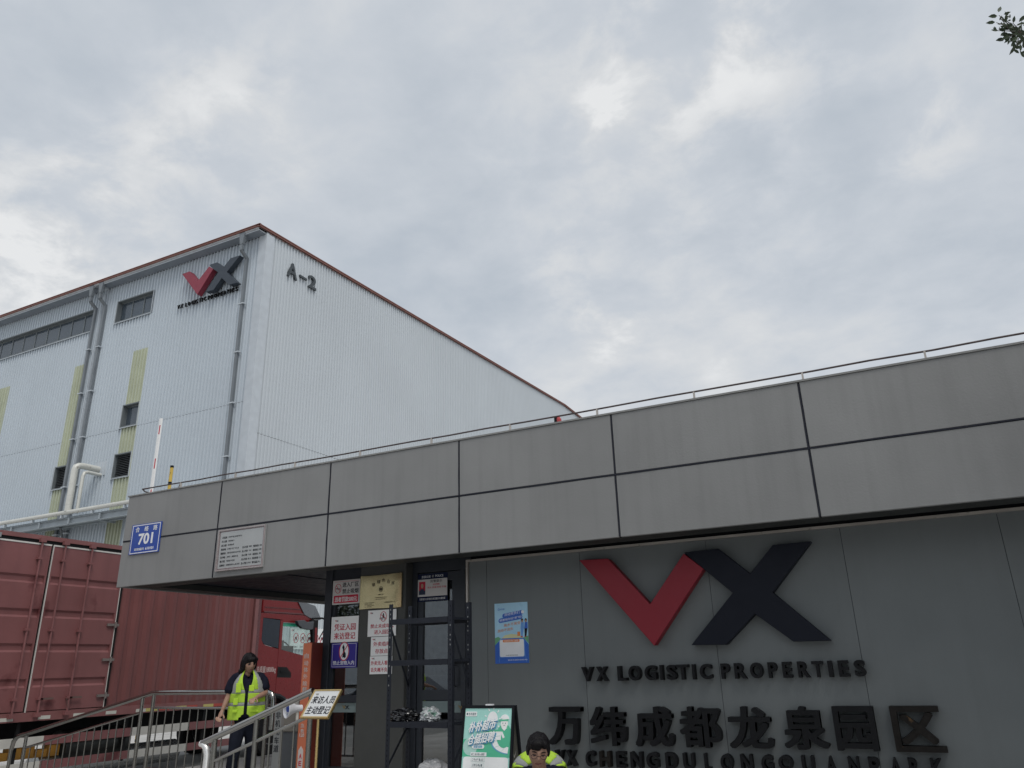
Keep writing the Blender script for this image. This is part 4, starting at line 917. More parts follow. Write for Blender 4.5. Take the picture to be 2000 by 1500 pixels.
# yellow flash pole
p = onY(333, 935, 13.0); tp = onY(335, 910, 13.0).z
t = thing('yellow_pole', 'yellow pole with black bands standing up behind the roof', 'pole', (p.x, 13.0, 0))
MB().tube([(p.x, 13.0, 0), (p.x, 13.0, tp)], .040, 10, 0).build('pole', mat('yellow_paint', (.62, .44, .08), .5, var=.15, dirt=(.05, .04, .03), dthr=.60, dscale=7), t, smooth=40)
b = MB()
z = tp
while z > .3: b.tube([(p.x, 13.0, z-.05), (p.x, 13.0, z+.002)], .044, 10); z -= .42
b.build('band', m_black, t)
# small red lamp behind the parapet
p = onY(1089, 817, 9.4)
t = thing('warning_lamp', 'small red warning lamp just peeping over the parapet', 'lamp', (p.x, 9.4, 4.2))
MB().box(p.x-.04, p.x-.01, 9.37, 9.43, 4.2, p.z+.02).build('bracket', m_black, t)
MB().tube([(p.x+.02, 9.4, 4.25), (p.x+.02, 9.4, p.z-.02), (p.x+.012, 9.4, p.z+.015)], [.035, .035, .02], 10).build('lens', mat('red_lens', (.42, .05, .05), .3), t)
# ------------------------------------------------------------ red box truck
m_tr = mat('container_red', (.215, .084, .084), .5, var=.12, scale=1.3, bump=.12, bscale=25, dirt=(.09, .018, .02), dthr=.61, dscale=1.5, streak=.2, sscale=5)
m_trf = mat('faded_red_rail', (.22, .09, .088), .6, var=.12)
m_cab = mat('cab_red', (.17, .006, .008), .3, var=.04, coat=.12, spec=.3)
m_cabd = mat('cab_red_dark', (.09, .006, .008), .3, var=.05, coat=.3)
m_seal = mat('white_seal', (.62, .60, .57), .6, var=.1)
m_rub = mat('rubber', (.012, .012, .013), .7)
m_blk = mat('chassis_black', (.016, .016, .017), .6, var=.2)
m_gw = mat('guard_white', (.55, .54, .50), .5, var=.1, scale=5)
TX = -13.25; TI = -15.75
tr = thing('box_truck', 'long dark red box truck with side doors and a bright red cab', 'truck', (-14.5, 10, 0))
Y0, Y1_, ZB, ZT = 2.2, 13.42, 1.10, 4.05
b = MB()
b.box(TI, TX-.06, Y0, Y1_, ZB+.02, ZT-.03)                       # inner shell
b.box(TX-.06, TX+.02, Y0, Y1_, ZT-.075, ZT, 1).box(TX-.06, TX+.01, Y0, Y1_, ZB-.02, ZB+.12, 1)
b.box(TX-.06, TX+.0, Y1_-.10, Y1_, ZB+.12, ZT-.075, 1)
cargo = b.build('cargo_box', [m_tr, m_trf], tr)
# corrugated part
DYe = 9.86
b = MB(); y = DYe+.02; prof = []
while y < Y1_-.10: prof += [(y, -.036), (y+.07, -.036), (y+.135, 0), (y+.205, 0)]; y += .27
prof = [(a, c) for a, c in prof if a < Y1_-.10]; n = len(prof)
b.add([(TX-.004+c, a, ZB+.12) for a, c in prof]+[(TX-.004+c, a, ZT-.075) for a, c in prof], [(i, i+1, n+i+1, n+i) for i in range(n-1)])
b.build('corrugated_side', mat('container_red_plain', (.178, .060, .058), .5, var=.10, scale=.9, bump=.12, bscale=25, streak=.25, sscale=4), tr, recalc=False)
b = MB(); b.box(TX-.05, TX+.004, DYe-.02, DYe+.05, ZB+.12, ZT-.075); b.build('door_post', m_blk, tr)
# side doors
doors = [(8.45, 9.84), (7.02, 8.40), (5.60, 6.98), (4.18, 5.56)]
for k, (a, c) in enumerate(doors):
    b = MB(); zt, zb = 3.885, 1.235
    ridges = [3.33, 2.78, 2.23, 1.68]
    prof = [(zb, .0)]
    for rz in reversed(ridges): prof += [(rz-.085, 0), (rz-.05, -.028), (rz+.02, -.028), (rz+.055, 0)]
    prof += [(zt, 0)]
    n = len(prof)
    b.add([(TX+.012+x, a+.03, z) for z, x in prof]+[(TX+.012+x, c-.03, z) for z, x in prof], [(i, i+1, n+i+1, n+i) for i in range(n-1)])
    b.box(TX-.04, TX+.016, a, a+.032, zb, zt).box(TX-.04, TX+.016, c-.032, c, zb, zt)
    dr = b.build('door', m_tr, tr)
    MB().box(TX-.03, TX+.020, a-.012, a-.001, zb-.02, zt+.03).box(TX-.03, TX+.020, a-.001, c+.001, zt+.004, zt+.03).build('seal', m_seal, dr)
    if k == 0: MB().box(TX-.03, TX+.020, c+.001, c+.014, zb-.02, zt+.03).build('seal', m_seal, dr)
    for u in (.13, .50) if k != 1 else (.30, .86):
        yy = a+u*(c-a)
        rod_m = m_tr if not (k == 1 and u < .5) else mat('bare_rod', (.30, .31, .31), .45, .3)
        b = MB().tube([(TX+.052, yy, 1.16), (TX+.052, yy, 3.98)], .018, 8)
        for zz in (1.42, 2.5, 3.66): b.box(TX+.016, TX+.075, yy-.045, yy+.045, zz-.02, zz+.02)
        b.box(TX+.02, TX+.08, yy-.05, yy+.05, 3.93, 4.0).box(TX+.02, TX+.08, yy-.05, yy+.05, 1.14, 1.2)
        b.build('lock_rod', rod_m, dr)
    b = MB()
    for u in (.13, .50): b.box(TX+.05, TX+.075, a+u*(c-a), a+u*(c-a)+.22, 1.40, 1.43)
    b.tube([(TX+.07, a+.45*(c-a), 1.42), (TX+.075, a+.47*(c-a), 1.36), (TX+.07, a+.5*(c-a), 1.24)], .004, 5, 0)
    b.build('handle', mat('worn_handle', (.14, .09, .08), .6), dr)
    if k == 0:
        for zz in (2.62, 2.02, 1.42): MB().box(TX+.016, TX+.05, c-.16, c+.07, zz-.022, zz+.022).tube([(TX+.045, c-.0, zz-.05), (TX+.045, c, zz+.05)], .02, 8).build('hinge', mat('hinge_grey', (.22, .19, .18), .5, .3), dr)
b = MB(); b.box(TX-.05, TX-.002, Y0, DYe, ZT-.165, ZT-.076).box(TX-.05, TX-.002, Y0, DYe, ZB+.12, 1.21)
for a, c in doors: b.box(TX-.05, TX-.004, c-.01, c+.06, 1.21, ZT-.165)
b.build('door_frame', m_blk, tr)
# reflective stickers
b = MB(); y = 6.0; k = 0
ry = [(7.5+.0, 8.08, 0), (8.42, 8.72, 0), (9.0, 9.28, 0), (9.9, 10.1, 0), (10.35, 10.6, 0)]
y = 6.2
while y < 10.7: b.box(TX+.011, TX+.014, y, y+.21, ZB+.0, ZB+.055, 0); y += .62
y = 10.75; k = 0
while y < 13.2: b.box(TX+.011, TX+.014, y, y+.26, ZB+.0, ZB+.055, 1+k % 2); y += .27+(.14 if k % 2 else 0); k += 1
split(b.build('reflector', [mat('refl_white', (.55, .55, .5), .4), mat('refl_yellow', (.50, .44, .14), .4), mat('refl_red', (.42, .05, .03), .4)], tr))
# chassis, guards, wheels, tanks
MB().box(-15.0, -14.85, Y0, 15.3, .78, 1.06).box(-14.15, -14.0, Y0, 15.3, .78, 1.06).box(TI+.1, TX-.1, Y0, Y1_, 1.062, 1.078).build('chassis', m_blk, tr)
for i, (z0, z1) in enumerate(((.70, .84), (.33, .46))):
    segs = [(6.2, 8.86, 1), (8.86, 10.54, 0), (10.54, 11.82, 1), (11.82, 13.0, 0)]
    b = MB()
    for a, c, mm in segs: b.box(TX-.06, TX-.02, a, c, z0, z1, mm)
    b.build('side_guard', [m_tr, m_gw], tr)
b = MB()
for yy in (6.6, 8.4, 10.4, 12.2): b.box(TX-.10, TX-.062, yy, yy+.06, .30, 1.06)
split(b.build('guard_post', m_blk, tr))
MB().tube([(TX-.38, 9.35, .62), (TX-.38, 10.6, .62)], .26, 20).build('air_tank', mat('tank_dark', (.03, .034, .032), .4, .3), tr, smooth=40)
MB().tube([(TX-.42, 9.0, .34), (TX-.42, 11.86, .34), (TX-.42, 11.95, .33)], [.20, .20, .12], 24).build('fuel_tank', mat('tank_alloy', (.55, .57, .58), .25, .9, var=.1, scale=1.5), tr, smooth=50)
b = MB()
for k in range(5): b.box(TX-.43, TX-.24, 8.25+.22*k, 8.44+.22*k, .50, .62+.05*((k*7) % 3))
b.build('tool_roll', mat('orange_canvas', (.48, .24, .04), .7, var=.2), tr)
def wheel(yc, xo, sgn=1):
    b = MB(); prof = [(.0, .50), (.03, .52), (.24, .52), (.27, .50)]
    n = 32; vs = []
    for a_, r_ in prof:
        for k in range(n): q = 2*math.pi*k/n; vs.append((xo-a_, yc+r_*math.cos(q), .52+r_*math.sin(q)))
    fs = [(i*n+j, i*n+(j+1) % n, (i+1)*n+(j+1) % n, (i+1)*n+j) for i in range(3) for j in range(n)]+[tuple(range(n)), tuple(range(4*n-1, 3*n-1, -1))]
    b.add(vs, fs); w = b.build('wheel', m_rub, tr, smooth=40)
    b = MB().add([(xo+.006-d*.0, yc+r_*math.cos(2*math.pi*k/24), .52+r_*math.sin(2*math.pi*k/24)) for r_, d in ((.29, 0),) for k in range(24)]+[(xo-.08, yc+.16*math.cos(2*math.pi*k/24), .52+.16*math.sin(2*math.pi*k/24)) for k in range(24)], [(j, (j+1) % 24, 24+(j+1) % 24, 24+j) for j in range(24)]+[tuple(range(24, 48))])
    for k in range(8): b.ell(0, 0, .001, .001, 0, .001, 4)
    b.build('rim', mat('rim_grey', (.25, .25, .25), .5, .4), w)
for yc in (3.6, 5.0, 14.15): wheel(yc, TX-.04)
for yc in (3.6, 5.0, 14.15): wheel(yc, TI+.33)
# cab
CX0, CX1 = -15.70, -13.30
def slab(pts, m, name, par, t=.05):
    MB().prism(pts, CX0, CX0+t, 'x').build(name, m, par); return MB().prism(pts, CX1-t, CX1, 'x').build(name, m, par)
cabp = [(13.52, 1.62), (13.52, 2.99), (15.36, 2.99), (15.72, 2.0), (15.72, .55), (14.9, .55), (14.75, 1.0), (14.5, 1.2), (14.1, 1.28), (13.75, 1.2), (13.60, 1.0), (13.52, 1.0)]
# body side in pieces round the two windows
cab = slab([(13.52, 2.90), (13.52, 3.0), (15.30, 3.0), (15.36, 2.86), (14.20, 2.86)], m_cab, 'cab', tr)
slab([(13.52, 1.95), (13.52, 2.9), (13.635, 2.895), (13.635, 2.42), (13.70, 2.33), (13.75, 2.31), (14.19, 2.225), (14.19, 1.2), (13.75, 1.16), (13.60, 1.0), (13.52, 1.0)], m_cab, 'rear_quarter', cab)
slab([(14.20, 1.2), (14.20, 2.88), (14.285, 2.86), (14.285, 2.21), (15.42, 2.02), (15.60, 1.9), (15.66, .6), (15.0, .6), (14.75, 1.0), (14.5, 1.18)], m_cab, 'door', cab)
slab([(14.285, 2.815), (14.285, 2.86), (15.36, 2.86), (15.60, 1.9), (15.42, 2.02), (15.22, 2.815)], m_cab, 'window_surround', cab, .04)
b = MB(); b.box(CX0+.05, CX1-.05, 13.52, 13.56, 1.0, 3.0).box(CX0+.05, CX1-.05, 13.56, 15.62, 1.0, 1.06); b.build('cab_back', m_cabd, cab)
MB().box(CX0+.02, CX1-.02, 15.60, 15.72, .55, 2.0).box(CX0+.05, CX1-.05, 15.3, 15.6, 1.75, 1.95).build('front_panel', m_cab, cab)
MB().add([(CX0+.05, 15.36, 2.9), (CX1-.05, 15.36, 2.9), (CX1-.05, 15.66, 1.98), (CX0+.05, 15.66, 1.98)], [(0, 1, 2, 3)]).build('windscreen', glass_mat('screen_glass', (.85, .9, .88), .0), cab)
slab([(13.64, 2.90), (13.64, 2.42), (13.71, 2.335), (14.185, 2.24), (14.185, 2.88)], mat('quarter_glass', (.010, .018, .032), .2, spec=.35), 'quarter_window', cab, .045)
b = MB()
for X_ in (CX1-.03, CX0+.03): b.prism([(14.29, 2.81), (14.29, 2.215), (15.40, 2.03), (15.22, 2.81)], X_-.004, X_+.004, 'x')
split(b.build('side_window', glass_mat('cab_glass', (.80, .86, .85), .02), cab))
b = MB()
for X_ in (CX1-.022, ): b.prism([(14.29, 2.81), (14.29, 2.73), (15.0, 2.73), (15.2, 2.81)], X_-.002, X_+.002, 'x')
b.build('tint_band', mat('green_tint', (.03, .30, .19), .3), cab)
b = MB(); b.box(CX1-.35, CX1-.06, 14.35, 14.75, 1.75, 2.30).box(CX1-.33, CX1-.09, 14.36, 14.45, 2.30, 2.42); b.tube([(CX1-.45, 15.1, 1.95), (CX1-.45, 15.0, 2.2)], .02, 6)
b.tube([(CX1-.6+.2*math.cos(R(30*k)), 15.0-.08*math.sin(R(30*k)), 2.25+.17*math.sin(R(30*k))) for k in range(13)], .014, 6); b.box(CX0+.1, CX1-.1, 15.1, 15.6, 1.75, 2.08)
b.build('seat', m_blk, cab)
# roof fairing and deflector
b = MB(); b.prism([(13.60, 3.005), (13.58, 3.75), (14.35, 3.72), (14.92, 3.25), (15.12, 3.005)], CX0+.12, CX1-.01, 'x'); b.build('roof_fairing', m_cab, cab, bevel=.02)
MB().box(CX1-.012, CX1+.006, 13.64, 15.1, 3.015, 3.045).box(CX1-.008, CX1+.003, 13.66, 15.05, 3.13, 3.14).build('roof_trim', m_cabd, cab)
b = MB()
for x0_, x1_ in ((CX1-.06, CX1+.02), (CX0-.02, CX0+.06)): MB().prism([(13.44, .95), (13.43, 3.85), (13.53, 3.80), (13.54, .95)], x0_, x1_, 'x').build('side_deflector', m_cabd, cab)
# sun visor, pillar and mirrors
MB().prism([(14.72, 3.32), (14.98, 3.30), (15.35, 3.24), (15.60, 2.93), (15.50, 2.90), (15.18, 2.95), (14.98, 3.02)], CX0+.1, CX1+.015, 'x').build('sun_visor', mat('visor_grey', (.11, .12, .135), .3, coat=.3), cab)
b = MB(); b.tube([(CX1+.03, 15.25, 2.93), (CX1+.12, 15.50, 2.95), (CX1+.2, 15.62, 2.90), (CX1+.2, 15.62, 2.5)], .022, 8).tube([(CX1+.2, 15.6, 2.8), (CX1+.05, 15.5, 2.45)], .014, 6)
b.build('mirror_arm', m_blk, cab)
b = MB(); b.prism([(14.60, 2.86), (14.66, 2.76), (14.80, 2.69), (15.05, 2.66), (15.18, 2.68), (15.20, 2.86), (14.95, 2.84), (14.85, 2.88)], CX1+.05, CX1+.14, 'x'); b.build('wide_mirror', mat('mirror_shell', (.05, .055, .065), .35), cab, bevel=.01)
b = MB(); b.prism([(15.14, 2.9), (15.20, 2.65), (15.28, 2.1), (15.42, 2.1), (15.40, 2.9)], CX1+.02, CX1+.10, 'x'); b.build('main_mirror', m_blk, cab, bevel=.01)
MB().prism([(15.28, 2.72), (15.31, 2.2), (15.37, 2.2), (15.36, 2.72)], CX1+.101, CX1+.108, 'x').build('mirror_cover', m_cab, cab)
MB().prism([(14.21, 1.84), (14.50, 1.83), (14.66, 1.70), (14.66, 1.60), (14.21, 1.62)], CX1-.005, CX1+.006, 'x').box(CX1+.006, CX1+.02, 14.30, 14.52, 1.72, 1.75).build('door_handle', m_blk, cab)
b = MB(); b.text('总质量18000kg', 13.56, 14.15, 1.70, 1.86, CX1+.001, CX1+.004, face='+x', res=2, bold=.01); b.build('lettering', mat('cab_print', (.55, .42, .40), .5), cab)
pts = []
for k in range(13): q = R(180-15*k); pts.append((CX1, 14.15+.66*math.cos(q), .58+.66*math.sin(q)))
MB().tube([(CX1-.03, p[1], p[2]) for p in pts], .06, 8).build('wheel_arch', mat('arch_black', (.02, .022, .025), .4), cab)
# ------------------------------------------------------------ steel railings
def rail(name, label, Yr, top, low, posts, bals, curl=None, zbot=None, rt=.031, hl=None):
    t = thing(name, label, 'railing', (top[0][0], Yr, 0))
    MB().tube([(x, Yr, z) for x, z in top], rt, 12).build('handrail', m_chrome, t, smooth=50)
    for seg in low: MB().tube([(x, Yr, z) for x, z in seg], .016, 8).build('lower_rail', m_chrome, t, smooth=50)
    for x, z0, z1 in posts: MB().tube([(x, Yr, z0), (x, Yr, z1)], .024, 10).build('post', m_steel, t, smooth=50)
    for x, z0, z1 in bals: MB().tube([(x, Yr, z0), (x, Yr, z1)], .0095, 6).build('baluster', m_steel, t, smooth=50)
    return t
def zline(pts, x):
    for (a, za), (c, zc) in zip(pts, pts[1:]):
        if a <= x <= c: return za+(zc-za)*(x-a)/(c-a)
    return pts[-1][1]
RY = 8.0
X_e, X_k, X_r = -12.42, -9.74, -7.62
sl = (1.50-.945)/(X_k-X_e)
top = [(X_e-.30, .72), (X_e-.27, .84), (X_e-.20, .905), (X_e-.08, .935), (X_e, .945), (X_k, 1.503), (X_r, 1.497), (X_r+.07, 1.47), (X_r+.10, 1.40), (X_r+.10, 1.05)]
tline = [(X_e, .945), (X_k, 1.503), (X_r, 1.497)]
lowA = [(X_e+.03, .945-.19), (X_k-.20, 1.46-.21)]; lowB = [(X_k+.03, 1.31), (X_r+.08, 1.30)]
gz_ = lambda x: PZ if x > -10 else max(0, .45*(x+12.55)/2.55)
posts = [(X_e+.02, 0, .94), (X_k-.20, .4, zline(tline, X_k-.20)), (X_k+.02, .4, 1.5), (-8.05, PZ, 1.5), (-7.62, PZ, 1.5), (X_e-.30, 0, .72)]
bals = []
x = X_e+.16
while x < X_k-.25: bals.append((x, gz_(x)+.10, zline(lowA, x))); x += .155
x = X_k+.14
while x < X_r: bals.append((x, gz_(x)+.10, zline(lowB, x))); x += .155
t = rail('ramp_railing', 'long stainless railing rising left to right in front of the truck', RY, top, [lowA, lowB, [(X_k+.03, PZ+.1), (X_r, PZ+.1)], [(X_e+.03, .10), (X_k-.2, gz_(X_k-.2)+.10)]], posts, bals)
RY2 = 6.0
a = onY(405, 1452, RY2); c = onY(612, 1349, RY2)
top = [(a.x-.0, a.z-.42), (a.x-.0, a.z-.10), (a.x+.0, a.z-.03), (a.x-.03, a.z+.02), (a.x-.07, a.z+.025)]
tl = [(a.x-.07, a.z+.0), (c.x, c.z)]
t2 = rail('step_railing', 'short stainless railing climbing beside the entrance steps', RY2, tl, [[(a.x+.12, a.z-.15), (c.x+.02, c.z-.20)], [(a.x+.12, .55), (c.x, .62)]],
     [(a.x+.62, PZ, zline(tl, a.x+.62)), (c.x-.02, PZ, c.z), (a.x+.10, PZ, zline(tl, a.x+.10)-.02)],
     [(a.x+.22+.145*k, .55, zline([(a.x+.12, a.z-.15), (c.x+.02, c.z-.2)], a.x+.22+.145*k)) for k in range(8) if a.x+.22+.145*k < c.x-.06 and abs(a.x+.22+.145*k-a.x-.62) > .04])
MB().tube([(a.x+.01, RY2-.0, PZ), (a.x+.01, RY2, a.z-.10), (a.x-.005, RY2, a.z-.045), (a.x-.04, RY2, a.z-.012), (a.x-.085, RY2, a.z)], .032, 12).build('end_bend', mat('bright_steel', (.85, .84, .82), .22, .6), t2, smooth=60)
# ------------------------------------------------------------ defibrillator pillar
AX0 = onY(593, 1257, 8.6).x; AX1 = onY(608, 1257, 8.6).x; AZ = onY(600, 1256, 8.6).z
t = thing('defibrillator_pillar', 'tall orange defibrillator pillar with white vertical characters by the glass corner', 'pillar', (AX0+.07, 8.6, PZ))
b = MB().box(AX0, AX1+.005, 8.6, 8.62, PZ, AZ).build('front_panel', m_orange, t)
MB().box(AX0+.001, AX1+.004, 8.62, 8.82, PZ, AZ-.002).box(AX1-.02, AX1+.01, 8.61, 8.83, PZ, AZ+.006).build('case', mat('shaded_orange_red', (.14, .022, .012), .45), t, bevel=.003)  # case colour darkened to stand for the shade on its side
b = MB(); w_ = AX1-AX0
for c, py in zip('自动体外除颤', (1281, 1295, 1308, 1321, 1335, 1347)):
    z = onY(600, py, 8.6).z; b.text(c, AX0+w_*.24, AX0+w_*.76, z-.032, z+.032, 8.6, 8.597, bold=.005, res=2)
for c, py in zip('仪急救120', (1412, 1422, 1432, 1441, 1441, 1441)): pass
zz = onY(592, 1418, 8.6).z; b.text('急', AX0+w_*.30, AX0+w_*.74, zz-.02, zz+.03, 8.6, 8.597, res=2); zz = onY(591, 1427, 8.6).z; b.text('救', AX0+w_*.30, AX0+w_*.74, zz-.03, zz+.02, 8.6, 8.597, res=2)
zz = onY(590, 1436, 8.6).z; b.text('120', AX0+w_*.22, AX0+w_*.80, zz-.022, zz+.022, 8.6, 8.597, bold=.02, res=2)
z2 = onY(584, 1462, 8.6).z
b.prism([(AX0+w_*.2, PZ+.06), (AX1-w_*.2, PZ+.06), (AX1-w_*.2, z2-.02), (AX0+w_*.5, z2+.03), (AX0+w_*.2, z2-.02)], 8.5965, 8.6, 'y', 0)
for c, k in zip('AED', range(3)): b.text(c, AX0+w_*.33, AX0+w_*.68, z2-.12-.085*k, z2-.06-.085*k, 8.5965, 8.595, m=1, res=2, bold=.02)
b.build('lettering', [mat('pale_print', (.66, .60, .58), .5), m_rtxt], t)
# bollard sign with vertical characters
NY = 8.45
n0 = onY(538, 1382, NY); n1 = onY(551, 1382, NY)
t = thing('lane_post', 'grey flat post with black vertical characters behind the railing', 'sign post', (n0.x+.05, NY, PZ))
MB().rrect(n0.x, n1.x, PZ, n0.z+.02, .02, NY, NY+.05).build('post', mat('post_grey', (.26, .27, .27), .5, var=.08), t)
b = MB(); w_ = n1.x-n0.x
for c, py in zip('非机动车道', (1397, 1413, 1429, 1446, 1462)):
    z = onY(540, py, NY).z; b.text(c, n0.x+w_*.15, n0.x+w_*.88, z-.042, z+.042, NY, NY-.002, bold=.015, res=2)
b.build('lettering', m_ktxt, t)
# turnstile cabinet
c0 = onY(546, 1372, 8.95); c1 = onY(585, 1372, 8.95)
t = thing('gate_cabinet', 'beige gate cabinet with a sloping white lid behind the railing', 'cabinet', ((c0.x+c1.x)/2, 9.0, PZ))
MB().box(c0.x, c1.x, 8.95, 9.75, PZ+.5, c0.z-.06).box(c0.x+.02, c1.x-.02, 8.97, 9.73, PZ, PZ+.5, 1).build('body', [mat('cabinet_beige', (.25, .23, .20), .6, var=.1), m_lou], t, bevel=.006)
zc_ = c0.z
MB().prism([(c0.x-.01, zc_-.06), (c0.x+.02, zc_-.01), (c0.x+.14, zc_+.045), (c1.x, zc_+.05), (c1.x, zc_-.06)], 8.93, 9.77, 'y').build('lid', m_cream, t, bevel=.01)
# megaphone hung on the railing side
mp = onY(568, 1384, 7.85)
t = thing('megaphone', 'white megaphone with a blue centre behind the step railing', 'megaphone', (mp.x, 7.85, mp.z))
Mx = Matrix.Translation((0, 0, 0)) @ Matrix.Rotation(R(35), 4, 'Z')
n = 28; vs = []; prof = [(.0, .105), (.006, .112), (.02, .105), (.07, .07), (.13, .042), (.17, .038), (.20, .038)]
for d_, r_ in prof:
    for k in range(n): q = 2*math.pi*k/n; vs.append((r_*math.cos(q), d_-.06, r_*math.sin(q)))
fs = [(i*n+j, i*n+(j+1) % n, (i+1)*n+(j+1) % n, (i+1)*n+j) for i in range(len(prof)-1) for j in range(n)]+[tuple(range(6*n, 7*n))]
MB(Mx @ Matrix.Rotation(R(-62), 4, 'Z')).add(vs, fs).build('horn', mat('horn_white', (.72, .73, .76), .35), t, local=True, smooth=40, recalc=False)
MB(Mx @ Matrix.Rotation(R(-62), 4, 'Z')).tube([(0, -.045, 0), (0, -.01, 0), (0, .04, 0)], [.035, .045, .05], 16).build('centre_cone', mat('horn_blue', (.03, .08, .42), .35), t, local=True, smooth=40)
MB(Mx @ Matrix.Rotation(R(-62), 4, 'Z')).box(-.012, .012, .07, .10, -.14, -.04).tube([(0, .085, -.0), (0, .085, -.10)], .012, 8).build('handle', m_cream, t, local=True)
# ------------------------------------------------------------ overhanging tree (most of it stands right of the view)
m_leaf = mat('leaf', (.045, .065, .035), .5, var=.3, scale=9); m_bark = mat('bark', (.07, .055, .045), .85, var=.2, bump=.5)
te = thing('tree', 'leafy branch of a street tree reaching into the upper right corner', 'tree', (4.6, 4.9, 0))
rt_ = random.Random(5)
b = MB(); b.tube([(4.6, 4.9, 0), (4.55, 4.92, 2), (4.62, 4.85, 3.6), (4.5, 4.9, 5)], [.16, .13, .11, .08], 10)
b.tube([(4.55, 4.88, 4.4), (3.7, 4.95, 5.0), (2.7, 4.98, 5.35), (1.9, 5.0, 5.5), (1.55, 5.0, 5.52)], [.07, .045, .028, .014, .007], 8)
b.tube([(4.5, 4.9, 4.9), (4.2, 5.3, 6.0), (4.0, 5.2, 7.0)], [.08, .05, .02], 8).tube([(4.5, 4.9, 4.9), (5.1, 4.6, 6.2), (5.4, 4.5, 7.2)], [.08, .05, .02], 8)
b.build('trunk', m_bark, te, smooth=50)
def leafm(b, p, ln, di, up):
    di = di.normalized(); s = di.cross(up).normalized(); nn = s.cross(di)
    q = [p, p+di*ln*.3+s*ln*.19+nn*ln*.03, p+di*ln*.62+s*ln*.17+nn*ln*.02, p+di*ln, p+di*ln*.62-s*ln*.17+nn*ln*.02, p+di*ln*.3-s*ln*.19+nn*ln*.03, p+di*ln*.5-nn*ln*.03]
    b.add(q, [(0, 1, 6), (1, 2, 6), (2, 3, 6), (3, 4, 6), (4, 5, 6), (5, 0, 6)])
lb = MB(); tw = MB()
lw_ = [(1950, 24, 60, .075), (1948, 31, 190, .09), (1960, 28, 15, .055), (1944, 43, 185, .075), (1952, 40, 70, .04), (1955, 46, -25, .05), (1965, 42, 100, .06), (1979, 45, 80, .06), (1972, 36, 80, .04), (1950, 60, 165, .055), (1946, 57, 130, .03),
       (1968, 64, 210, .07), (1962, 76, 195, .09), (1972, 78, 250, .04), (1981, 82, 255, .06), (1984, 88, 240, .085), (1993, 86, 260, .07), (1990, 43, 50, .07), (1997, 40, 60, .06), (1975, 55, 0, .06), (1985, 60, 180, .07), (1995, 58, 200, .07),
       (1978, 68, 180, .08), (1988, 72, 215, .08), (1996, 78, 230, .07), (1992, 66, 170, .06), (1999, 68, 190, .08), (1985, 50, 20, .05), (1975, 48, 200, .05), (1998, 50, 30, .07)]
for k in range(70):
    u_ = rt_.random()**.8; px_0 = 1962+52*u_; lw_.append((px_0, 62+14*u_+rt_.gauss(0, 6+13*u_), rt_.uniform(120, 300), rt_.uniform(.04, .075)))
for k in range(16): lw_.append((rt_.uniform(1946, 1975), rt_.uniform(28, 66), rt_.uniform(90, 260), rt_.uniform(.02, .05)))
for px, py, ang, ln in lw_:
    Y_ = 5+rt_.uniform(-.10, .10); p = onY(px, py, Y_); q = R(ang)
    dv = (_r*math.cos(q)+_u*math.sin(q)+_f*rt_.uniform(-.35, .35)); leafm(lb, p, ln*.82, dv, (_f*-1+_u*rt_.uniform(-.5, .5)+_r*rt_.uniform(-.6, .6)).normalized())
cpt = onY(1996, 66, 5.0)
for px, py in ((1951, 30), (1946, 44), (1948, 60), (1978, 45), (1962, 77), (1984, 90), (1993, 88), (1995, 42), (1968, 60), (1960, 52), (1955, 38), (1972, 72)):
    p = onY(px, py, 5.0); m1_ = (p+cpt)/2+Vector((0, 0, .01)); tw.tube([cpt, m1_, p], [.004, .003, .0018], 5)
tw.tube([(1.56, 5.0, 5.52), tuple(cpt), tuple(onY(1972, 58, 5.0)), tuple(onY(1953, 34, 5.0))], [.007, .005, .003, .0015], 6)
for k in range(420):
    u = rt_.random(); base = Vector((1.5+2.4*u, 5.0-.05*u, 5.5-.25*u)); p = base+Vector((rt_.gauss(0, .10+.10*u), rt_.gauss(0, .16+.1*u), rt_.gauss(0, .10+.1*u)))
    d0_ = p-EYE; pxx = 1000+FPX*(d0_.dot(_r))/d0_.dot(_f)
    if pxx < 2008: continue
    leafm(lb, p, rt_.uniform(.045, .085), Vector((rt_.uniform(-1, 1), rt_.uniform(-1, 1), rt_.uniform(-.8, .3))), Vector((rt_.uniform(-.6, .6), rt_.uniform(-.6, .6), 1)))
for k in range(19000):  # unseen crown leaves, filled out to shade the right of the fascia
    cc = rt_.choice([(4.9, 3.4, 8.2, 2.5), (6.2, 1.2, 7.9, 2.6), (6.0, 5.2, 7.8, 2.2), (4.7, 2.0, 8.6, 2.2), (4.9, 3.4, 8.2, 2.5), (6.2, 1.2, 7.9, 2.6),(5.6, 3.6, 7.6, 1.7), (6.6, 5.4, 6.8, 1.6), (4.9, 2.6, 7.4, 1.4), (6.2, 2.2, 6.6, 1.6), (4.6, 4.0, 8.2, 1.3),(4.1, 5.2, 6.9, 1.0), (5.3, 4.5, 7.1, 1.1), (4.8, 4.9, 6.2, 1.1), (4.4, 4.3, 6.3, .9), (5.5, 5.4, 6.4, .9)])
    v = Vector((rt_.gauss(0, 1), rt_.gauss(0, 1), rt_.gauss(0, 1))).normalized()*cc[3]*rt_.uniform(.5, 1.05)
    p = Vector(cc[:3])+v*Vector((1, 1, .8)).length/1.6
    d0_ = p-EYE; zz_ = d0_.dot(_f)
    if zz_ > .1 and -100 < 1000+FPX*d0_.dot(_r)/zz_ < 2030 and -60 < 750-FPX*d0_.dot(_u)/zz_ < 1560: continue
    leafm(lb, p, rt_.uniform(.10, .19), Vector((rt_.uniform(-1, 1), rt_.uniform(-1, 1), rt_.uniform(-1, .3))), Vector((rt_.uniform(-.6, .6), rt_.uniform(-.6, .6), 1)))
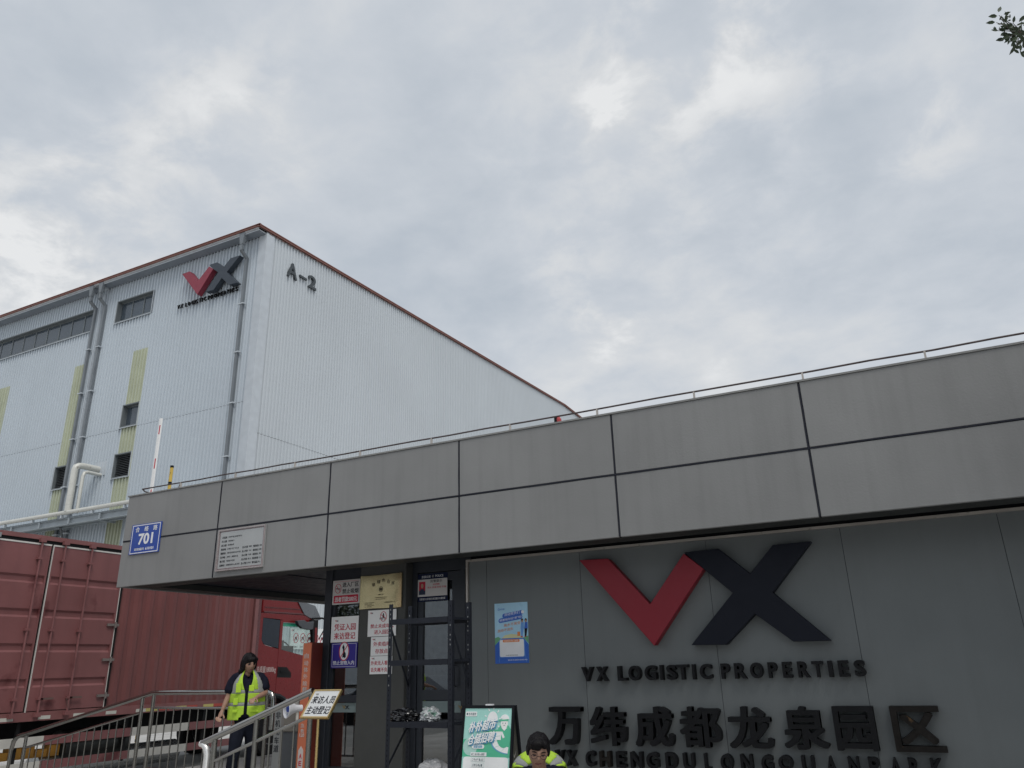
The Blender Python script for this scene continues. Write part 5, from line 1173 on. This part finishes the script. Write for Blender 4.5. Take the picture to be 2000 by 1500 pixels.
lb.build('crown', m_leaf, te, recalc=False); tw.build('twig', m_bark, te)
# ------------------------------------------------------------ invented street side behind the viewer, added for the glass to reflect
bb = thing('added_opposite_building', 'unseen pale corrugated building added across the street for the entrance glass to mirror', 'building', (-20, -26, 0))
MB().box(-60, 10, -40, -26, 0, 11).build('wall', mat('opposite_wall', (.62, .66, .70), .6), bb)
b = MB()
for k in range(12): b.box(-56+5.4*k, -52.6+5.4*k, -26.04, -25.98, 6.5, 8.2)
b.build('window', m_dark, bb)
b = MB()
for k in range(60): b.box(-60+1.1667*k, -59.9+1.1667*k, -26.08, -26.001, 0, 11)
b.build('rib', MATS['opposite_wall'], bb)
def car(name, label, x, y, col):  # unseen cars, added only as reflections for the glass
    t = thing(name, label, 'car', (x, y, 0)); L2 = 2.25
    pts = [(-L2, .35), (-L2, .78), (-L2+.15, .9), (-1.35, .98), (-.75, 1.40), (.55, 1.44), (1.25, 1.02), (2.05, .86), (L2, .7), (L2, .35)]
    MB().prism([(x+a, z) for a, z in pts], y-.86, y+.86, 'y').build('body', col, t, bevel=.05)
    MB().prism([(x+a, z) for a, z in ((-1.2, 1.0), (-.72, 1.34), (.5, 1.38), (1.05, 1.02))], y-.875, y+.875, 'y').build('window', m_blk, t)
    for a in (-1.35, 1.4):
        for s_ in (-1, 1):
            MB().tube([(x+a, y+s_*.70, .33), (x+a, y+s_*.89, .33)], .33, 24).build('wheel', m_rub, t, smooth=40)
car('added_silver_car', 'unseen silver parked car added for the entrance glass to mirror', -21, -6, mat('car_silver', (.55, .56, .58), .25, .6))
car('added_dark_car', 'unseen dark parked car added for the entrance glass to mirror', -16.2, -5.2, mat('car_dark', (.02, .025, .04), .2, .3))
def btree(x, y, s, label):  # unseen trees, added only as reflections for the glass
    t = thing('added_street_tree', label, 'tree', (x, y, 0)); q = random.Random(int(x*10))
    MB().tube([(x, y, 0), (x+.1, y, 2.4*s), (x, y, 4*s)], [.18, .13, .06], 8).build('trunk', m_bark, t)
    b = MB()
    for k in range(1800):
        v = Vector((q.gauss(0, 1), q.gauss(0, 1), q.gauss(0, 1))).normalized()*q.uniform(.4, 1)*2.0*s; v.z *= .8
        leafm(b, Vector((x, y, 4.2*s))+v, .28, Vector((q.uniform(-1, 1), q.uniform(-1, 1), q.uniform(-1, .4))), Vector((q.uniform(-.6, .6), q.uniform(-.6, .6), 1)))
    b.build('crown', m_leaf, t, recalc=False)
btree(-13.5, -9.5, 1.1, 'unseen street tree added across the road for the door glass to mirror'); btree(-24.5, -11, 1.0, 'unseen far street tree added for the left window to mirror')
# ------------------------------------------------------------ people
m_skin = mat('skin', (.33, .19, .135), .5, var=.06, scale=6); m_hair = mat('black_hair', (.008, .007, .008), .38, var=.3, scale=30, bump=.6, bscale=90)
m_polo = mat('navy_polo', (.010, .011, .022), .8, var=.2, scale=8, bump=.3, bscale=60); m_trou = mat('dark_trousers', (.010, .012, .020), .85, var=.2)
m_lime = mat('lime_vest', (.38, .58, .04), .7, var=.12, scale=7, bump=.25, bscale=25); m_refl = mat('reflective_tape', (.27, .28, .27), .45, var=.08)
def skinmesh(pts, edges, sub=1):
    """pts: list of (vector, radius); first is the root"""
    me = bpy.data.meshes.new('s'); me.from_pydata([tuple(p) for p, r_ in pts], edges, [])
    ob = bpy.data.objects.new('s', me); C.objects.link(ob)
    ob.modifiers.new('k', 'SKIN'); 
    for i, (p, r_) in enumerate(pts):
        sv = me.skin_vertices[0].data[i]; sv.radius = r_ if isinstance(r_, tuple) else (r_, r_); sv.use_root = (i == 0)
    sb = ob.modifiers.new('u', 'SUBSURF'); sb.levels = sub; sb.render_levels = sub
    dg = bpy.context.evaluated_depsgraph_get(); m2 = bpy.data.meshes.new_from_object(ob.evaluated_get(dg))
    vs = [v.co.copy() for v in m2.vertices]; fs = [tuple(p.vertices) for p in m2.polygons]
    bpy.data.objects.remove(ob); bpy.data.meshes.remove(me); bpy.data.meshes.remove(m2); return vs, fs
def fuse(mb, name, m, parent, vox=.008, smooth_it=2, disp=None):
    """melt the overlapping pieces into one closed surface"""
    me = bpy.data.meshes.new('f'); me.from_pydata([tuple(p) for p in mb.v], [], mb.f)
    bm = bmesh.new(); bm.from_mesh(me); bmesh.ops.recalc_face_normals(bm, faces=bm.faces); bm.to_mesh(me); bm.free()
    ob = bpy.data.objects.new('f', me); C.objects.link(ob)
    q = ob.modifiers.new('r', 'REMESH'); q.mode = 'VOXEL'; q.voxel_size = vox
    if smooth_it: s_ = ob.modifiers.new('s', 'SMOOTH'); s_.iterations = smooth_it; s_.factor = .5
    dg = bpy.context.evaluated_depsgraph_get(); m2 = bpy.data.meshes.new_from_object(ob.evaluated_get(dg))
    bpy.data.objects.remove(ob); bpy.data.meshes.remove(me)
    og = ORG[parent.name]
    for v in m2.vertices:
        if disp: v.co += v.normal*disp(v.co)
        v.co -= og
    for p in m2.polygons: p.use_smooth = True
    m2.name = name; m2.materials.clear(); m2.materials.append(m)
    o = bpy.data.objects.new(name, m2); C.objects.link(o); o.parent = parent; ORG[o.name] = og; return o
def head(h, M):
    """a head h high, facing -Y before M is applied; origin at the middle of the head"""
    vs = []; nu, nv = 56, 40; k = h/.225
    g_ = lambda a, b, s: math.exp(-(a*a+b*b)/(s*s))
    for j in range(nv+1):
        ph = math.pi*j/nv
        for i in range(nu):
            th = 2*math.pi*i/nu
            x = math.sin(ph)*math.sin(th); y = -math.sin(ph)*math.cos(th); z = math.cos(ph)
            rx = .074; ry = .092; rz = .1125
            X_ = x*rx; Y_ = y*ry; Z_ = z*rz
            if z < 0: X_ *= 1-.30*(-z)**1.3; Y_ *= (1-.10*(-z)) if y < 0 else 1-.35*(-z)
            if y < 0:
                f = 0
                f += .024*g_(X_/.012, (Z_+.018)/.020, 1)+.012*g_(X_/.009, (Z_-.008)/.022, 1)    # nose
                f += .007*g_(X_/.05, (Z_-.030)/.010, 1)                                            # brow
                for s_ in (-1, 1): f -= .012*g_((X_-s_*.031)/.016, (Z_-.008)/.013, 1); f += .004*g_((X_-s_*.04)/.02, (Z_+.02)/.018, 1)
                f += .008*g_(X_/.020, (Z_+.050)/.0055, 1)+.007*g_(X_/.018, (Z_+.062)/.006, 1)-.004*g_(X_/.02, (Z_+.056)/.003, 1)   # lips
                f += .010*g_(X_/.022, (Z_+.092)/.014, 1)                                           # chin
                Y_ -= f
            vs.append(M @ (Vector((X_, Y_, Z_))*k))
    fs = [(j*nu+i, j*nu+(i+1) % nu, (j+1)*nu+(i+1) % nu, (j+1)*nu+i) for j in range(nv) for i in range(nu)]
    b = MB(); b.add(vs, fs)
    for s_ in (-1, 1):
        vv = []
        for j in range(9):
            for i in range(12):
                ph = math.pi*j/8; th = 2*math.pi*i/12; p = Vector((s_*.074+.009*math.sin(ph)*math.cos(th), .006+.016*math.sin(ph)*math.sin(th), -.004+.031*math.cos(ph)))
                vv.append(M @ (p*k))
        b.add(vv, [(j*12+i, j*12+(i+1) % 12, (j+1)*12+(i+1) % 12, (j+1)*12+i) for j in range(8) for i in range(12)])
    return b
def hand(b, wrist, elbow, side, curl=.5, s=1.0, palm_n=None):
    d = (wrist-elbow).normalized(); n_ = (palm_n or Vector((0, -1, .1))); n_ = (n_-d*n_.dot(d)).normalized(); a = d.cross(n_).normalized()*side
    vs, fs = skinmesh([(wrist-d*.02, (.024*s, .020*s)), (wrist+d*.03*s, (.034*s, .017*s)), (wrist+d*.075*s, (.038*s, .016*s))], [(0, 1), (1, 2)]); b.add(vs, fs)
    for i, (off, ln) in enumerate(((-.030, .060), (-.010, .070), (.010, .066), (.029, .052))):
        p0 = wrist+d*.065*s+a*off*s; c1 = curl*(.8+.12*i)
        q1 = d*math.cos(c1*.5)+n_*math.sin(c1*.5); q2 = d*math.cos(c1*1.3)+n_*math.sin(c1*1.3); q3 = d*math.cos(c1*1.9)+n_*math.sin(c1*1.9)
        p1 = p0+q1*ln*.48*s; p2 = p1+q2*ln*.32*s; p3 = p2+q3*ln*.26*s
        vs, fs = skinmesh([(p0, .0095*s), (p1, .0088*s), (p2, .008*s), (p3, .007*s)], [(0, 1), (1, 2), (2, 3)]); b.add(vs, fs)
    p0 = wrist+d*.025*s-a*.022*s; p1 = p0+(d*.6-a*.7+n_*.3).normalized()*.036*s; p2 = p1+(d*.85-a*.3+n_*.4).normalized()*.030*s
    vs, fs = skinmesh([(p0, .013*s), (p1, .011*s), (p2, .0088*s)], [(0, 1), (1, 2)]); b.add(vs, fs)
def hairshell(M, h, bob=False, fringe=.055):
    k = h/.225; b = MB(); vs = []; nu, nv = 48, 30
    for j in range(nv+1):
        ph = math.pi*j/nv
        for i in range(nu):
            th = 2*math.pi*i/nu; x = math.sin(ph)*math.sin(th); y = -math.sin(ph)*math.cos(th); z = math.cos(ph)
            fr = -y  # 1 at the face
            low = -.02 if not bob else -.115
            front = fringe
            lim = front*max(0, fr)+low*(1-max(0, fr)) if fr > .25 else low
            if fr > .25: tt = min(1, (fr-.25)/.35); lim = low*(1-tt)+front*tt
            sx, sy, sz = (.084, .104, .128) if not bob else (.092, .110, .128)
            Z_ = max(z*sz, lim-.006*math.sin(th*9)) if True else z*sz
            grow = 1.0 if not (bob and z < 0) else 1.0+.04*math.sin(ph)
            rr = 1.0
            if z*sz < lim: rr = .86 if not bob else .80
            X_ = x*sx*rr*grow; Y_ = y*sy*rr*grow+.008
            if bob and z < 0 and z*sz > low: X_ = math.copysign(max(abs(X_), abs(math.sin(th))*.085), X_) if abs(x) > .01 else X_
            vs.append(M @ (Vector((X_, Y_, Z_+.008))*k))
    b.add(vs, [(j*nu+i, j*nu+(i+1) % nu, (j+1)*nu+(i+1) % nu, (j+1)*nu+i) for j in range(nv) for i in range(nu)]); return b
def vest(parent, cen, zs, ax, by, inner, yaw=0, lean=None, hole=(62, 118), rows=44, cols=44, bands=((.50, .56), (.30, .37)), vert=(22, 40), off=.0):
    """open fronted waistcoat: ax(t), by(t) half widths and inner(t) opening half angle (deg) for t from hem 0 to shoulder 1"""
    B = {'vest': MB(), 'reflective_tape': MB()}
    Mz = Matrix.Rotation(yaw, 4, 'Z')
    for sd_ in (-1, 1):
        P = []
        for j in range(rows+1):
            t = j/rows; z = zs[0]+(zs[1]-zs[0])*t; row = []
            for i in range(cols+1):
                a = R(inner(t)+(180-inner(t))*i/cols)
                w = .004*math.sin(a*7+t*9)*(1-t*.6)
                q = Vector((sd_*(ax(t)+w)*math.sin(a), -(by(t)+w)*math.cos(a), 0)); q = Mz @ q; c = cen(t); row.append((Vector((c[0]+q.x, c[1]+q.y, z)), math.degrees(a), t))
            P.append(row)
        for j in range(rows):
            for i in range(cols):
                cs = [P[j][i], P[j][i+1], P[j+1][i+1], P[j+1][i]]; am = sum(q[1] for q in cs)/4; tm = sum(q[2] for q in cs)/4
                if tm > .60 and hole[0] < am < hole[1]: continue
                tp = any(b0 < tm < b1 for b0, b1 in bands) or (tm > bands[0][1] and (vert[0] < am < vert[1] or 180-vert[1] < am < 180-vert[0]))
                B['reflective_tape' if tp else 'vest'].add([q[0] for q in cs], [(0, 1, 2, 3)])
    os_ = []
    for k, b in B.items():
        me = bpy.data.meshes.new(k); og = ORG[parent.name]; me.from_pydata([tuple(p-og) for p in b.v], [], b.f); me.materials.append(m_lime if k == 'vest' else m_refl)
        bm = bmesh.new(); bm.from_mesh(me); bmesh.ops.remove_doubles(bm, verts=bm.verts, dist=1e-4); bm.to_mesh(me); bm.free()
        for p in me.polygons: p.use_smooth = True
        o = bpy.data.objects.new(k, me); C.objects.link(o); o.parent = parent; ORG[o.name] = og
        sl_ = o.modifiers.new('t', 'SOLIDIFY'); sl_.thickness = .006; sl_.offset = 0; os_.append(o)
    os_[1].parent = os_[0]; return os_[0]
BASE = [None]
def person(label, px, py, Y):
    p = onY(px, py, Y); a_ = math.atan2(-p.x, p.y); hv = Vector((p.x, p.y, 0)).normalized()
    t = thing('person', label, 'person', (p.x, p.y, PZ), (0, 0, a_)); ORG[t.name] = Vector((0, 0, 0))
    BASE[0] = (Vector((p.x, p.y, PZ)), hv, Matrix.Rotation(-a_, 3, 'Z')); return t
def P3(px, py, dy=0.0):
    """point of the line of sight at the person's distance (plus dy behind), in the person's own frame"""
    bs, hv, Ri = BASE[0]; d = ray(px, py); p = EYE+d*((bs.dot(hv)+dy)/d.dot(hv)); return Ri @ (p-bs)
def ellip(b, c, r, M=None, nu=18, nv=12):
    vs = []
    for j in range(nv+1):
        for i in range(nu):
            ph = math.pi*j/nv; th = 2*math.pi*i/nu; p = Vector((c[0]+r[0]*math.sin(ph)*math.cos(th), c[1]+r[1]*math.sin(ph)*math.sin(th), c[2]+r[2]*math.cos(ph))); vs.append(M @ p if M else p)
    b.add(vs, [(j*nu+i, j*nu+(i+1) % nu, (j+1)*nu+(i+1) % nu, (j+1)*nu+i) for j in range(nv) for i in range(nu)]); return b
def face_bits(M, h, par, shut=False):
    k = h/.225; b = MB(M)
    for s_ in (-1, 1): MB(M).tube([Vector((s_*.018, -.0925, .027))*k, Vector((s_*.034, -.0925, .031))*k, Vector((s_*.048, -.080, .026))*k], .0032*k, 6).build('eyebrow', m_hair, par)
    for s_ in (-1, 1): MB(M).tube([Vector((s_*.020, -.0815, .006))*k, Vector((s_*.032, -.084, .0075 if not shut else .002))*k, Vector((s_*.044, -.076, .006))*k], (.0042 if not shut else .0026)*k, 6).build('eye', m_ktxt, par)
    b = MB(M); b.tube([Vector((-.022, -.084, -.0535))*k, Vector((0, -.0905, -.0565))*k, Vector((.022, -.084, -.0535))*k], .0042*k, 6); b.build('mouth', mat('lip', (.17, .06, .05), .5), par)
# woman walking behind the railings
wr = person('person in a lime reflective vest and navy polo walking behind the railings', 486, 1400, 7.3)
hM = Matrix.Translation(P3(487, 1296)) @ Matrix.Rotation(R(22), 4, 'Z') @ Matrix.Rotation(R(12), 4, 'X') @ Matrix.Rotation(R(-3), 4, 'Y')
wb_ = head(.222, hM)
nk = P3(483, 1317, .03); ch = P3(484, 1345, .03); wa = P3(482, 1375, .03); hp = P3(480, 1402, .03)
sL = P3(458, 1320, .03); eL = P3(446, 1360, .02); wL = P3(433, 1390, -.03)
sR = P3(512, 1320, .03); eR = P3(519, 1353, .0); wR = P3(500, 1363, -.20)
vs, fs = skinmesh([(nk+Vector((0, 0, -.04)), .052), (nk+Vector((0, -.01, .05)), .047), (P3(486, 1305), .045)], [(0, 1), (1, 2)]); wb_.add(vs, fs)
tor = [(hp, (.135, .10)), (wa, (.120, .092)), (ch, (.140, .10)), (nk+Vector((0, 0, -.05)), (.09, .06))]
vs, fs = skinmesh(tor, [(0, 1), (1, 2), (2, 3)], 2); wb_.add(vs, fs)
for s0, e0, w0 in ((sL, eL, wL), (sR, eR, wR)):
    vs, fs = skinmesh([(ch+Vector((0, 0, .10)), .06), (s0, .047), ((s0+e0)/2, .041), (e0, .036), (e0*.6+w0*.4, .034), (w0, .023)], [(0, 1), (1, 2), (2, 3), (3, 4), (4, 5)]); wb_.add(vs, fs)
hand(wb_, wL, eL, 1, .6); hand(wb_, wR, eR, -1, .7, palm_n=Vector((0, .6, -.8)))
kz = hp.z
kL = Vector((hp.x-.10, -.05, kz*.52)); kR = Vector((hp.x+.09, .06, kz*.52)); aL = Vector((hp.x-.12, .02, .08)); aR = Vector((hp.x+.10, .18, .08))
for sgn, kn, an in ((-1, kL, aL), (1, kR, aR)):
    h0 = hp+Vector((sgn*.075, 0, -.02)); vs, fs = skinmesh([(h0, .085), ((h0+kn)/2, .072), (kn, .052), ((kn+an)/2, .047), (an, .034)], [(0, 1), (1, 2), (2, 3), (3, 4)]); wb_.add(vs, fs)
    vs, fs = skinmesh([(an+Vector((0, .03, -.03)), .036), (an+Vector((0, -.06, -.045)), .038), (an+Vector((0, -.15, -.055)), .030)], [(0, 1), (1, 2)]); wb_.add(vs, fs)
fuse(wb_, 'body', m_skin, wr, .0065, 2)
b = MB(); vs, fs = skinmesh([(hp+Vector((0, 0, -.03)), (.150, .112)), (wa, (.142, .110)), (ch, (.158, .112)), (nk+Vector((0, 0, -.035)), (.085, .066))], [(0, 1), (1, 2), (2, 3)], 2); b.add(vs, fs)
for s0, e0 in ((sL, eL), (sR, eR)):
    vs, fs = skinmesh([(ch+Vector((0, 0, .10)), .075), (s0, .066), (s0*.45+e0*.55, .072), (s0*.05+e0*.95, .078)], [(0, 1), (1, 2), (2, 3)]); b.add(vs, fs)
fuse(b, 'polo_shirt', m_polo, wr, .008, 2, lambda c: .006*noise.noise(c*18))
b = MB()
for sgn, kn, an in ((-1, kL, aL), (1, kR, aR)):
    h0 = hp+Vector((sgn*.07, 0, -.0)); vs, fs = skinmesh([(hp+Vector((0, 0, .02)), (.135, .108)), (h0+Vector((0, 0, -.10)), .098), ((h0+kn)/2, .088), (kn, .072), ((kn+an)/2, .068), (an+Vector((0, 0, .0)), .060)], [(0, 1), (1, 2), (2, 3), (3, 4), (4, 5)]); b.add(vs, fs)
fuse(b, 'trousers', m_trou, wr, .010, 2, lambda c: .005*noise.noise(c*14))
for an in (aL, aR):
    b = MB(); vs, fs = skinmesh([(an+Vector((0, .035, -.03)), .044), (an+Vector((0, -.06, -.04)), .044), (an+Vector((0, -.16, -.05)), .034)], [(0, 1), (1, 2)]); b.add(vs, fs); fuse(b, 'shoe', m_black, wr, .008, 1)
b = MB()
for c, r_ in (((0, .014, .030), (.087, .100, .094)), ((.012, -.072, .058), (.066, .032, .034)), ((.030, -.080, .040), (.036, .022, .026)), ((-.074, .004, -.02), (.026, .055, .085)), ((-.088, .010, -.085), (.028, .038, .034)), ((.074, .02, -.01), (.022, .05, .070)), ((0, .062, -.03), (.078, .05, .095))): ellip(b, c, r_, hM)
fuse(b, 'hair', m_hair, wr, .006, 1, lambda c: .006*noise.noise(Vector((c.x*45, c.y*45, c.z*16))))
zh, zsh = P3(480, 1405).z, P3(485, 1308).z
cenf = lambda t: (hp.x*(1-t)+(ch.x+.0)*t, .03)
axf = lambda t: .210-.03*t if t < .6 else .192-.72*(t-.6)**1.9
byf = lambda t: .152-.012*t if t < .7 else .144-.9*(t-.7)**1.9
inf = lambda t: (20 if t < .05 else 12 if t < .1 else 5) if t < .55 else 5+(t-.55)/.45*30
v_ = vest(wr, cenf, (zh, zsh), axf, byf, inf, yaw=R(-4), bands=((.52, .60), (.27, .35)), vert=(40, 62))
b = MB()
for (u0, v0, u1, v1) in ((460, 1334, 472, 1353), (486, 1338, 497, 1350), (455, 1364, 465, 1377), (453, 1386, 463, 1392), (487, 1386, 505, 1391)):
    p0 = P3(u0, v1, -.112); p1 = P3(u1, v0, -.112); MB().box(p0.x, p1.x, p0.y-.012, p0.y+.02, p0.z, p1.z).build('pocket', mat('lime_pocket', (.42, .64, .035), .7, var=.1), wr, bevel=.003, local=True)
face_bits(hM, .222, wr)
# seated man bending forward
mr_ = person('person with glasses and short hair bending forward below the wall lettering', 1052, 1500, 5.62)
hc = P3(1051, 1467)
hM = Matrix.Translation(hc) @ Matrix.Rotation(R(2), 4, 'Z') @ Matrix.Rotation(R(17), 4, 'X') @ Matrix.Rotation(R(5), 4, 'Y')
mb_ = head(.230, hM)
nk = hc+Vector((.005, .12, -.135)); ch = hc+Vector((.01, .26, -.31)); hp = Vector((hc.x+.01, .42, .40)); wa = (ch+hp)/2+Vector((0, .04, 0))
sL = nk+Vector((-.180, .05, -.05)); sR = nk+Vector((.190, .05, -.045))
eL = sL+Vector((-.06, -.12, -.24)); eR = sR+Vector((.07, -.12, -.24)); wL = Vector((hc.x-.10, -.02, .22)); wR = Vector((hc.x+.14, -.02, .22))
kL = Vector((hc.x-.20, -.02, .46)); kR = Vector((hc.x+.24, -.02, .46)); aL = Vector((hc.x-.17, .08, .08)); aR = Vector((hc.x+.21, .08, .08))
vs, fs = skinmesh([(nk+Vector((0, .03, -.05)), .062), (nk, .058), (hc+Vector((0, .03, -.03)), .055)], [(0, 1), (1, 2)]); mb_.add(vs, fs)
vs, fs = skinmesh([(hp, (.155, .12)), (wa, (.145, .11)), (ch, (.165, .12)), (nk+Vector((0, .04, -.06)), (.10, .07))], [(0, 1), (1, 2), (2, 3)], 2); mb_.add(vs, fs)
for s0, e0, w0 in ((sL, eL, wL), (sR, eR, wR)):
    vs, fs = skinmesh([(ch+Vector((0, -.03, .10)), .07), (s0, .055), ((s0+e0)/2, .048), (e0, .040), (w0, .026)], [(0, 1), (1, 2), (2, 3), (3, 4)]); mb_.add(vs, fs)
hand(mb_, wL, eL, 1, .8); hand(mb_, wR, eR, -1, .8)
for sgn, kn, an in ((-1, kL, aL), (1, kR, aR)):
    h0 = hp+Vector((sgn*.09, 0, 0)); vs, fs = skinmesh([(h0, .09), ((h0+kn)/2, .078), (kn, .058), ((kn+an)/2, .052), (an, .038)], [(0, 1), (1, 2), (2, 3), (3, 4)]); mb_.add(vs, fs)
    vs, fs = skinmesh([(an+Vector((0, .03, -.035)), .040), (an+Vector((0, -.07, -.05)), .040), (an+Vector((0, -.17, -.055)), .030)], [(0, 1), (1, 2)]); mb_.add(vs, fs)
fuse(mb_, 'body', m_skin, mr_, .0050, 1)
b = MB(); vs, fs = skinmesh([(hp, (.175, .14)), (wa, (.165, .13)), (ch, (.182, .135)), (nk+Vector((0, .045, -.055)), (.095, .075))], [(0, 1), (1, 2), (2, 3)], 2); b.add(vs, fs)
for s0, e0 in ((sL, eL), (sR, eR)):
    vs, fs = skinmesh([(ch+Vector((0, -.02, .12)), .085), (s0, .072), (s0*.5+e0*.5, .068), (s0*.05+e0*.95, .064)], [(0, 1), (1, 2), (2, 3)]); b.add(vs, fs)
fuse(b, 'polo_shirt', m_polo, mr_, .007, 2, lambda c: .004*noise.noise(c*20))
b = MB()
for sgn, kn, an in ((-1, kL, aL), (1, kR, aR)):
    h0 = hp+Vector((sgn*.09, 0, 0)); vs, fs = skinmesh([(hp, (.16, .13)), (h0, .11), ((h0+kn)/2, .098), (kn, .078), ((kn+an)/2, .070), (an, .062)], [(0, 1), (1, 2), (2, 3), (3, 4), (4, 5)]); b.add(vs, fs)
fuse(b, 'trousers', m_trou, mr_, .010, 2)
for an in (aL, aR):
    b = MB(); vs, fs = skinmesh([(an+Vector((0, .035, -.035)), .046), (an+Vector((0, -.07, -.045)), .045), (an+Vector((0, -.18, -.05)), .034)], [(0, 1), (1, 2)]); b.add(vs, fs); fuse(b, 'shoe', m_black, mr_, .008, 1)
b = MB()
for c, r_ in (((0, .014, .036), (.084, .096, .088)), ((-.004, -.066, .078), (.064, .036, .030)), ((-.014, -.084, .060), (.030, .016, .026)), ((-.046, -.066, .056), (.020, .022, .022)), ((.038, -.078, .066), (.020, .014, .018)), ((-.073, .002, .012), (.014, .045, .045)), ((.073, .002, .012), (.014, .045, .045)), ((0, .060, -.01), (.072, .045, .075))): ellip(b, Vector(c)*1.03, Vector(r_)*1.03, hM)
fuse(b, 'hair', m_hair, mr_, .0045, 1, lambda c: .005*noise.noise(Vector((c.x*60, c.y*30, c.z*25)))+.002*noise.noise(c*140))
face_bits(hM, .230, mr_, shut=True)
k = .230/.225; b = MB(hM)
for s_ in (-1, 1): b.tube([Vector((s_*.034+.021*math.cos(R(20*q)), -.103, .002+.015*math.sin(R(20*q))))*k for q in range(19)], .0015, 5); b.tube([Vector((s_*.055, -.102, .006))*k, Vector((s_*.074, -.03, .01))*k, Vector((s_*.078, .012, .006))*k], .0014, 5)
b.tube([Vector((-.013, -.103, .006))*k, Vector((0, -.108, .008))*k, Vector((.013, -.103, .006))*k], .0014, 5); b.build('glasses', m_black, mr_)
# vest of the seated man: follows the bent back
def man_vest():
    B = {'vest': MB(), 'reflective_tape': MB()}
    top_ = nk+Vector((0, .05, -.035)); bot = hp+Vector((0, 0, .02))
    rows, cols = 40, 22
    for sd_ in (-1, 1):
        P = []
        for j in range(rows+1):
            t = j/rows; c = bot.lerp(top_, t) if t < .5 else (bot.lerp(top_, .5)).lerp(top_, (t-.5)*2)
            wmid = math.sin(math.pi*min(1, t*.9)); c = c+Vector((0, .03*wmid, .03*wmid)); row = []
            axv = .212 if t < .72 else .212-1.0*(t-.72)**2-.1*(t-.72)
            byv = .165 if t < .8 else .165-2.2*(t-.8)**2
            inn = 18 if t < .5 else 18+(t-.5)*60
            ax_dir = (top_-bot).normalized(); fw = Vector((0, -1, 0)); fw = (fw-ax_dir*fw.dot(ax_dir)).normalized(); rt2 = fw.cross(ax_dir)*-1
            for i in range(cols+1):
                a_ = R(inn+(180-inn)*i/cols); row.append((c+Vector((1, 0, 0))*sd_*axv*math.sin(a_)+fw*byv*math.cos(a_), math.degrees(a_), t))
            P.append(row)
        for j in range(rows):
            for i in range(cols):
                cs = [P[j][i], P[j][i+1], P[j+1][i+1], P[j+1][i]]; am = sum(q[1] for q in cs)/4; tm = sum(q[2] for q in cs)/4
                if tm > .58 and 76 < am < 104: continue
                tp = (.36 < tm < .43) or (.16 < tm < .23) or (tm > .43 and (50 < am < 68 or 112 < am < 132))
                B['reflective_tape' if tp else 'vest'].add([q[0] for q in cs], [(0, 1, 2, 3)])
    # shoulder straps running from the neck over each shoulder
    prev = None
    for k_, b in B.items():
        me = bpy.data.meshes.new(k_); og = ORG[mr_.name]; me.from_pydata([tuple(p-og) for p in b.v], [], b.f); me.materials.append(m_lime if k_ == 'vest' else m_refl)
        bm = bmesh.new(); bm.from_mesh(me); bmesh.ops.remove_doubles(bm, verts=bm.verts, dist=1e-4); bm.to_mesh(me); bm.free()
        for p in me.polygons: p.use_smooth = True
        o = bpy.data.objects.new(k_, me); C.objects.link(o); o.parent = prev or mr_; ORG[o.name] = og; q = o.modifiers.new('t', 'SOLIDIFY'); q.thickness = .006; q.offset = 0; prev = prev or o
man_vest()
hp = mr_.matrix_basis @ hp
st = thing('stool', 'low plastic stool under the seated person', 'stool', (hp.x, hp.y, PZ))
MB().box(hp.x-.16, hp.x+.16, hp.y-.13, hp.y+.13, PZ+.26, PZ+.29).build('seat', m_cream, st, bevel=.008)
for sx in (-1, 1):
    for sy in (-1, 1): MB().box(hp.x+sx*.13-.015, hp.x+sx*.13+.015, hp.y+sy*.10-.015, hp.y+sy*.10+.015, PZ, PZ+.26).build('leg', m_cream, st)

bpy.context.view_layer.update()
for o in list(C.objects):
    if o.parent is None:
        for k_, g_2 in (('bag', 'plastic bags on the storage rack'), ('person', 'people in reflective vests'), ('car', 'unseen cars added across the street for reflections')):
            if o.get('category') == k_: o['group'] = g_2
        if o.name.startswith('added_street_tree'): o['group'] = 'unseen street trees added across the road for reflections'
        if o.name.split('.')[0] in ('no_minors_sign', 'takeaway_sign', 'disclaimer_sign', 'visitor_sign', 'no_pets_sign', 'no_smoking_sign'): o['group'] = 'notices at the entrance'
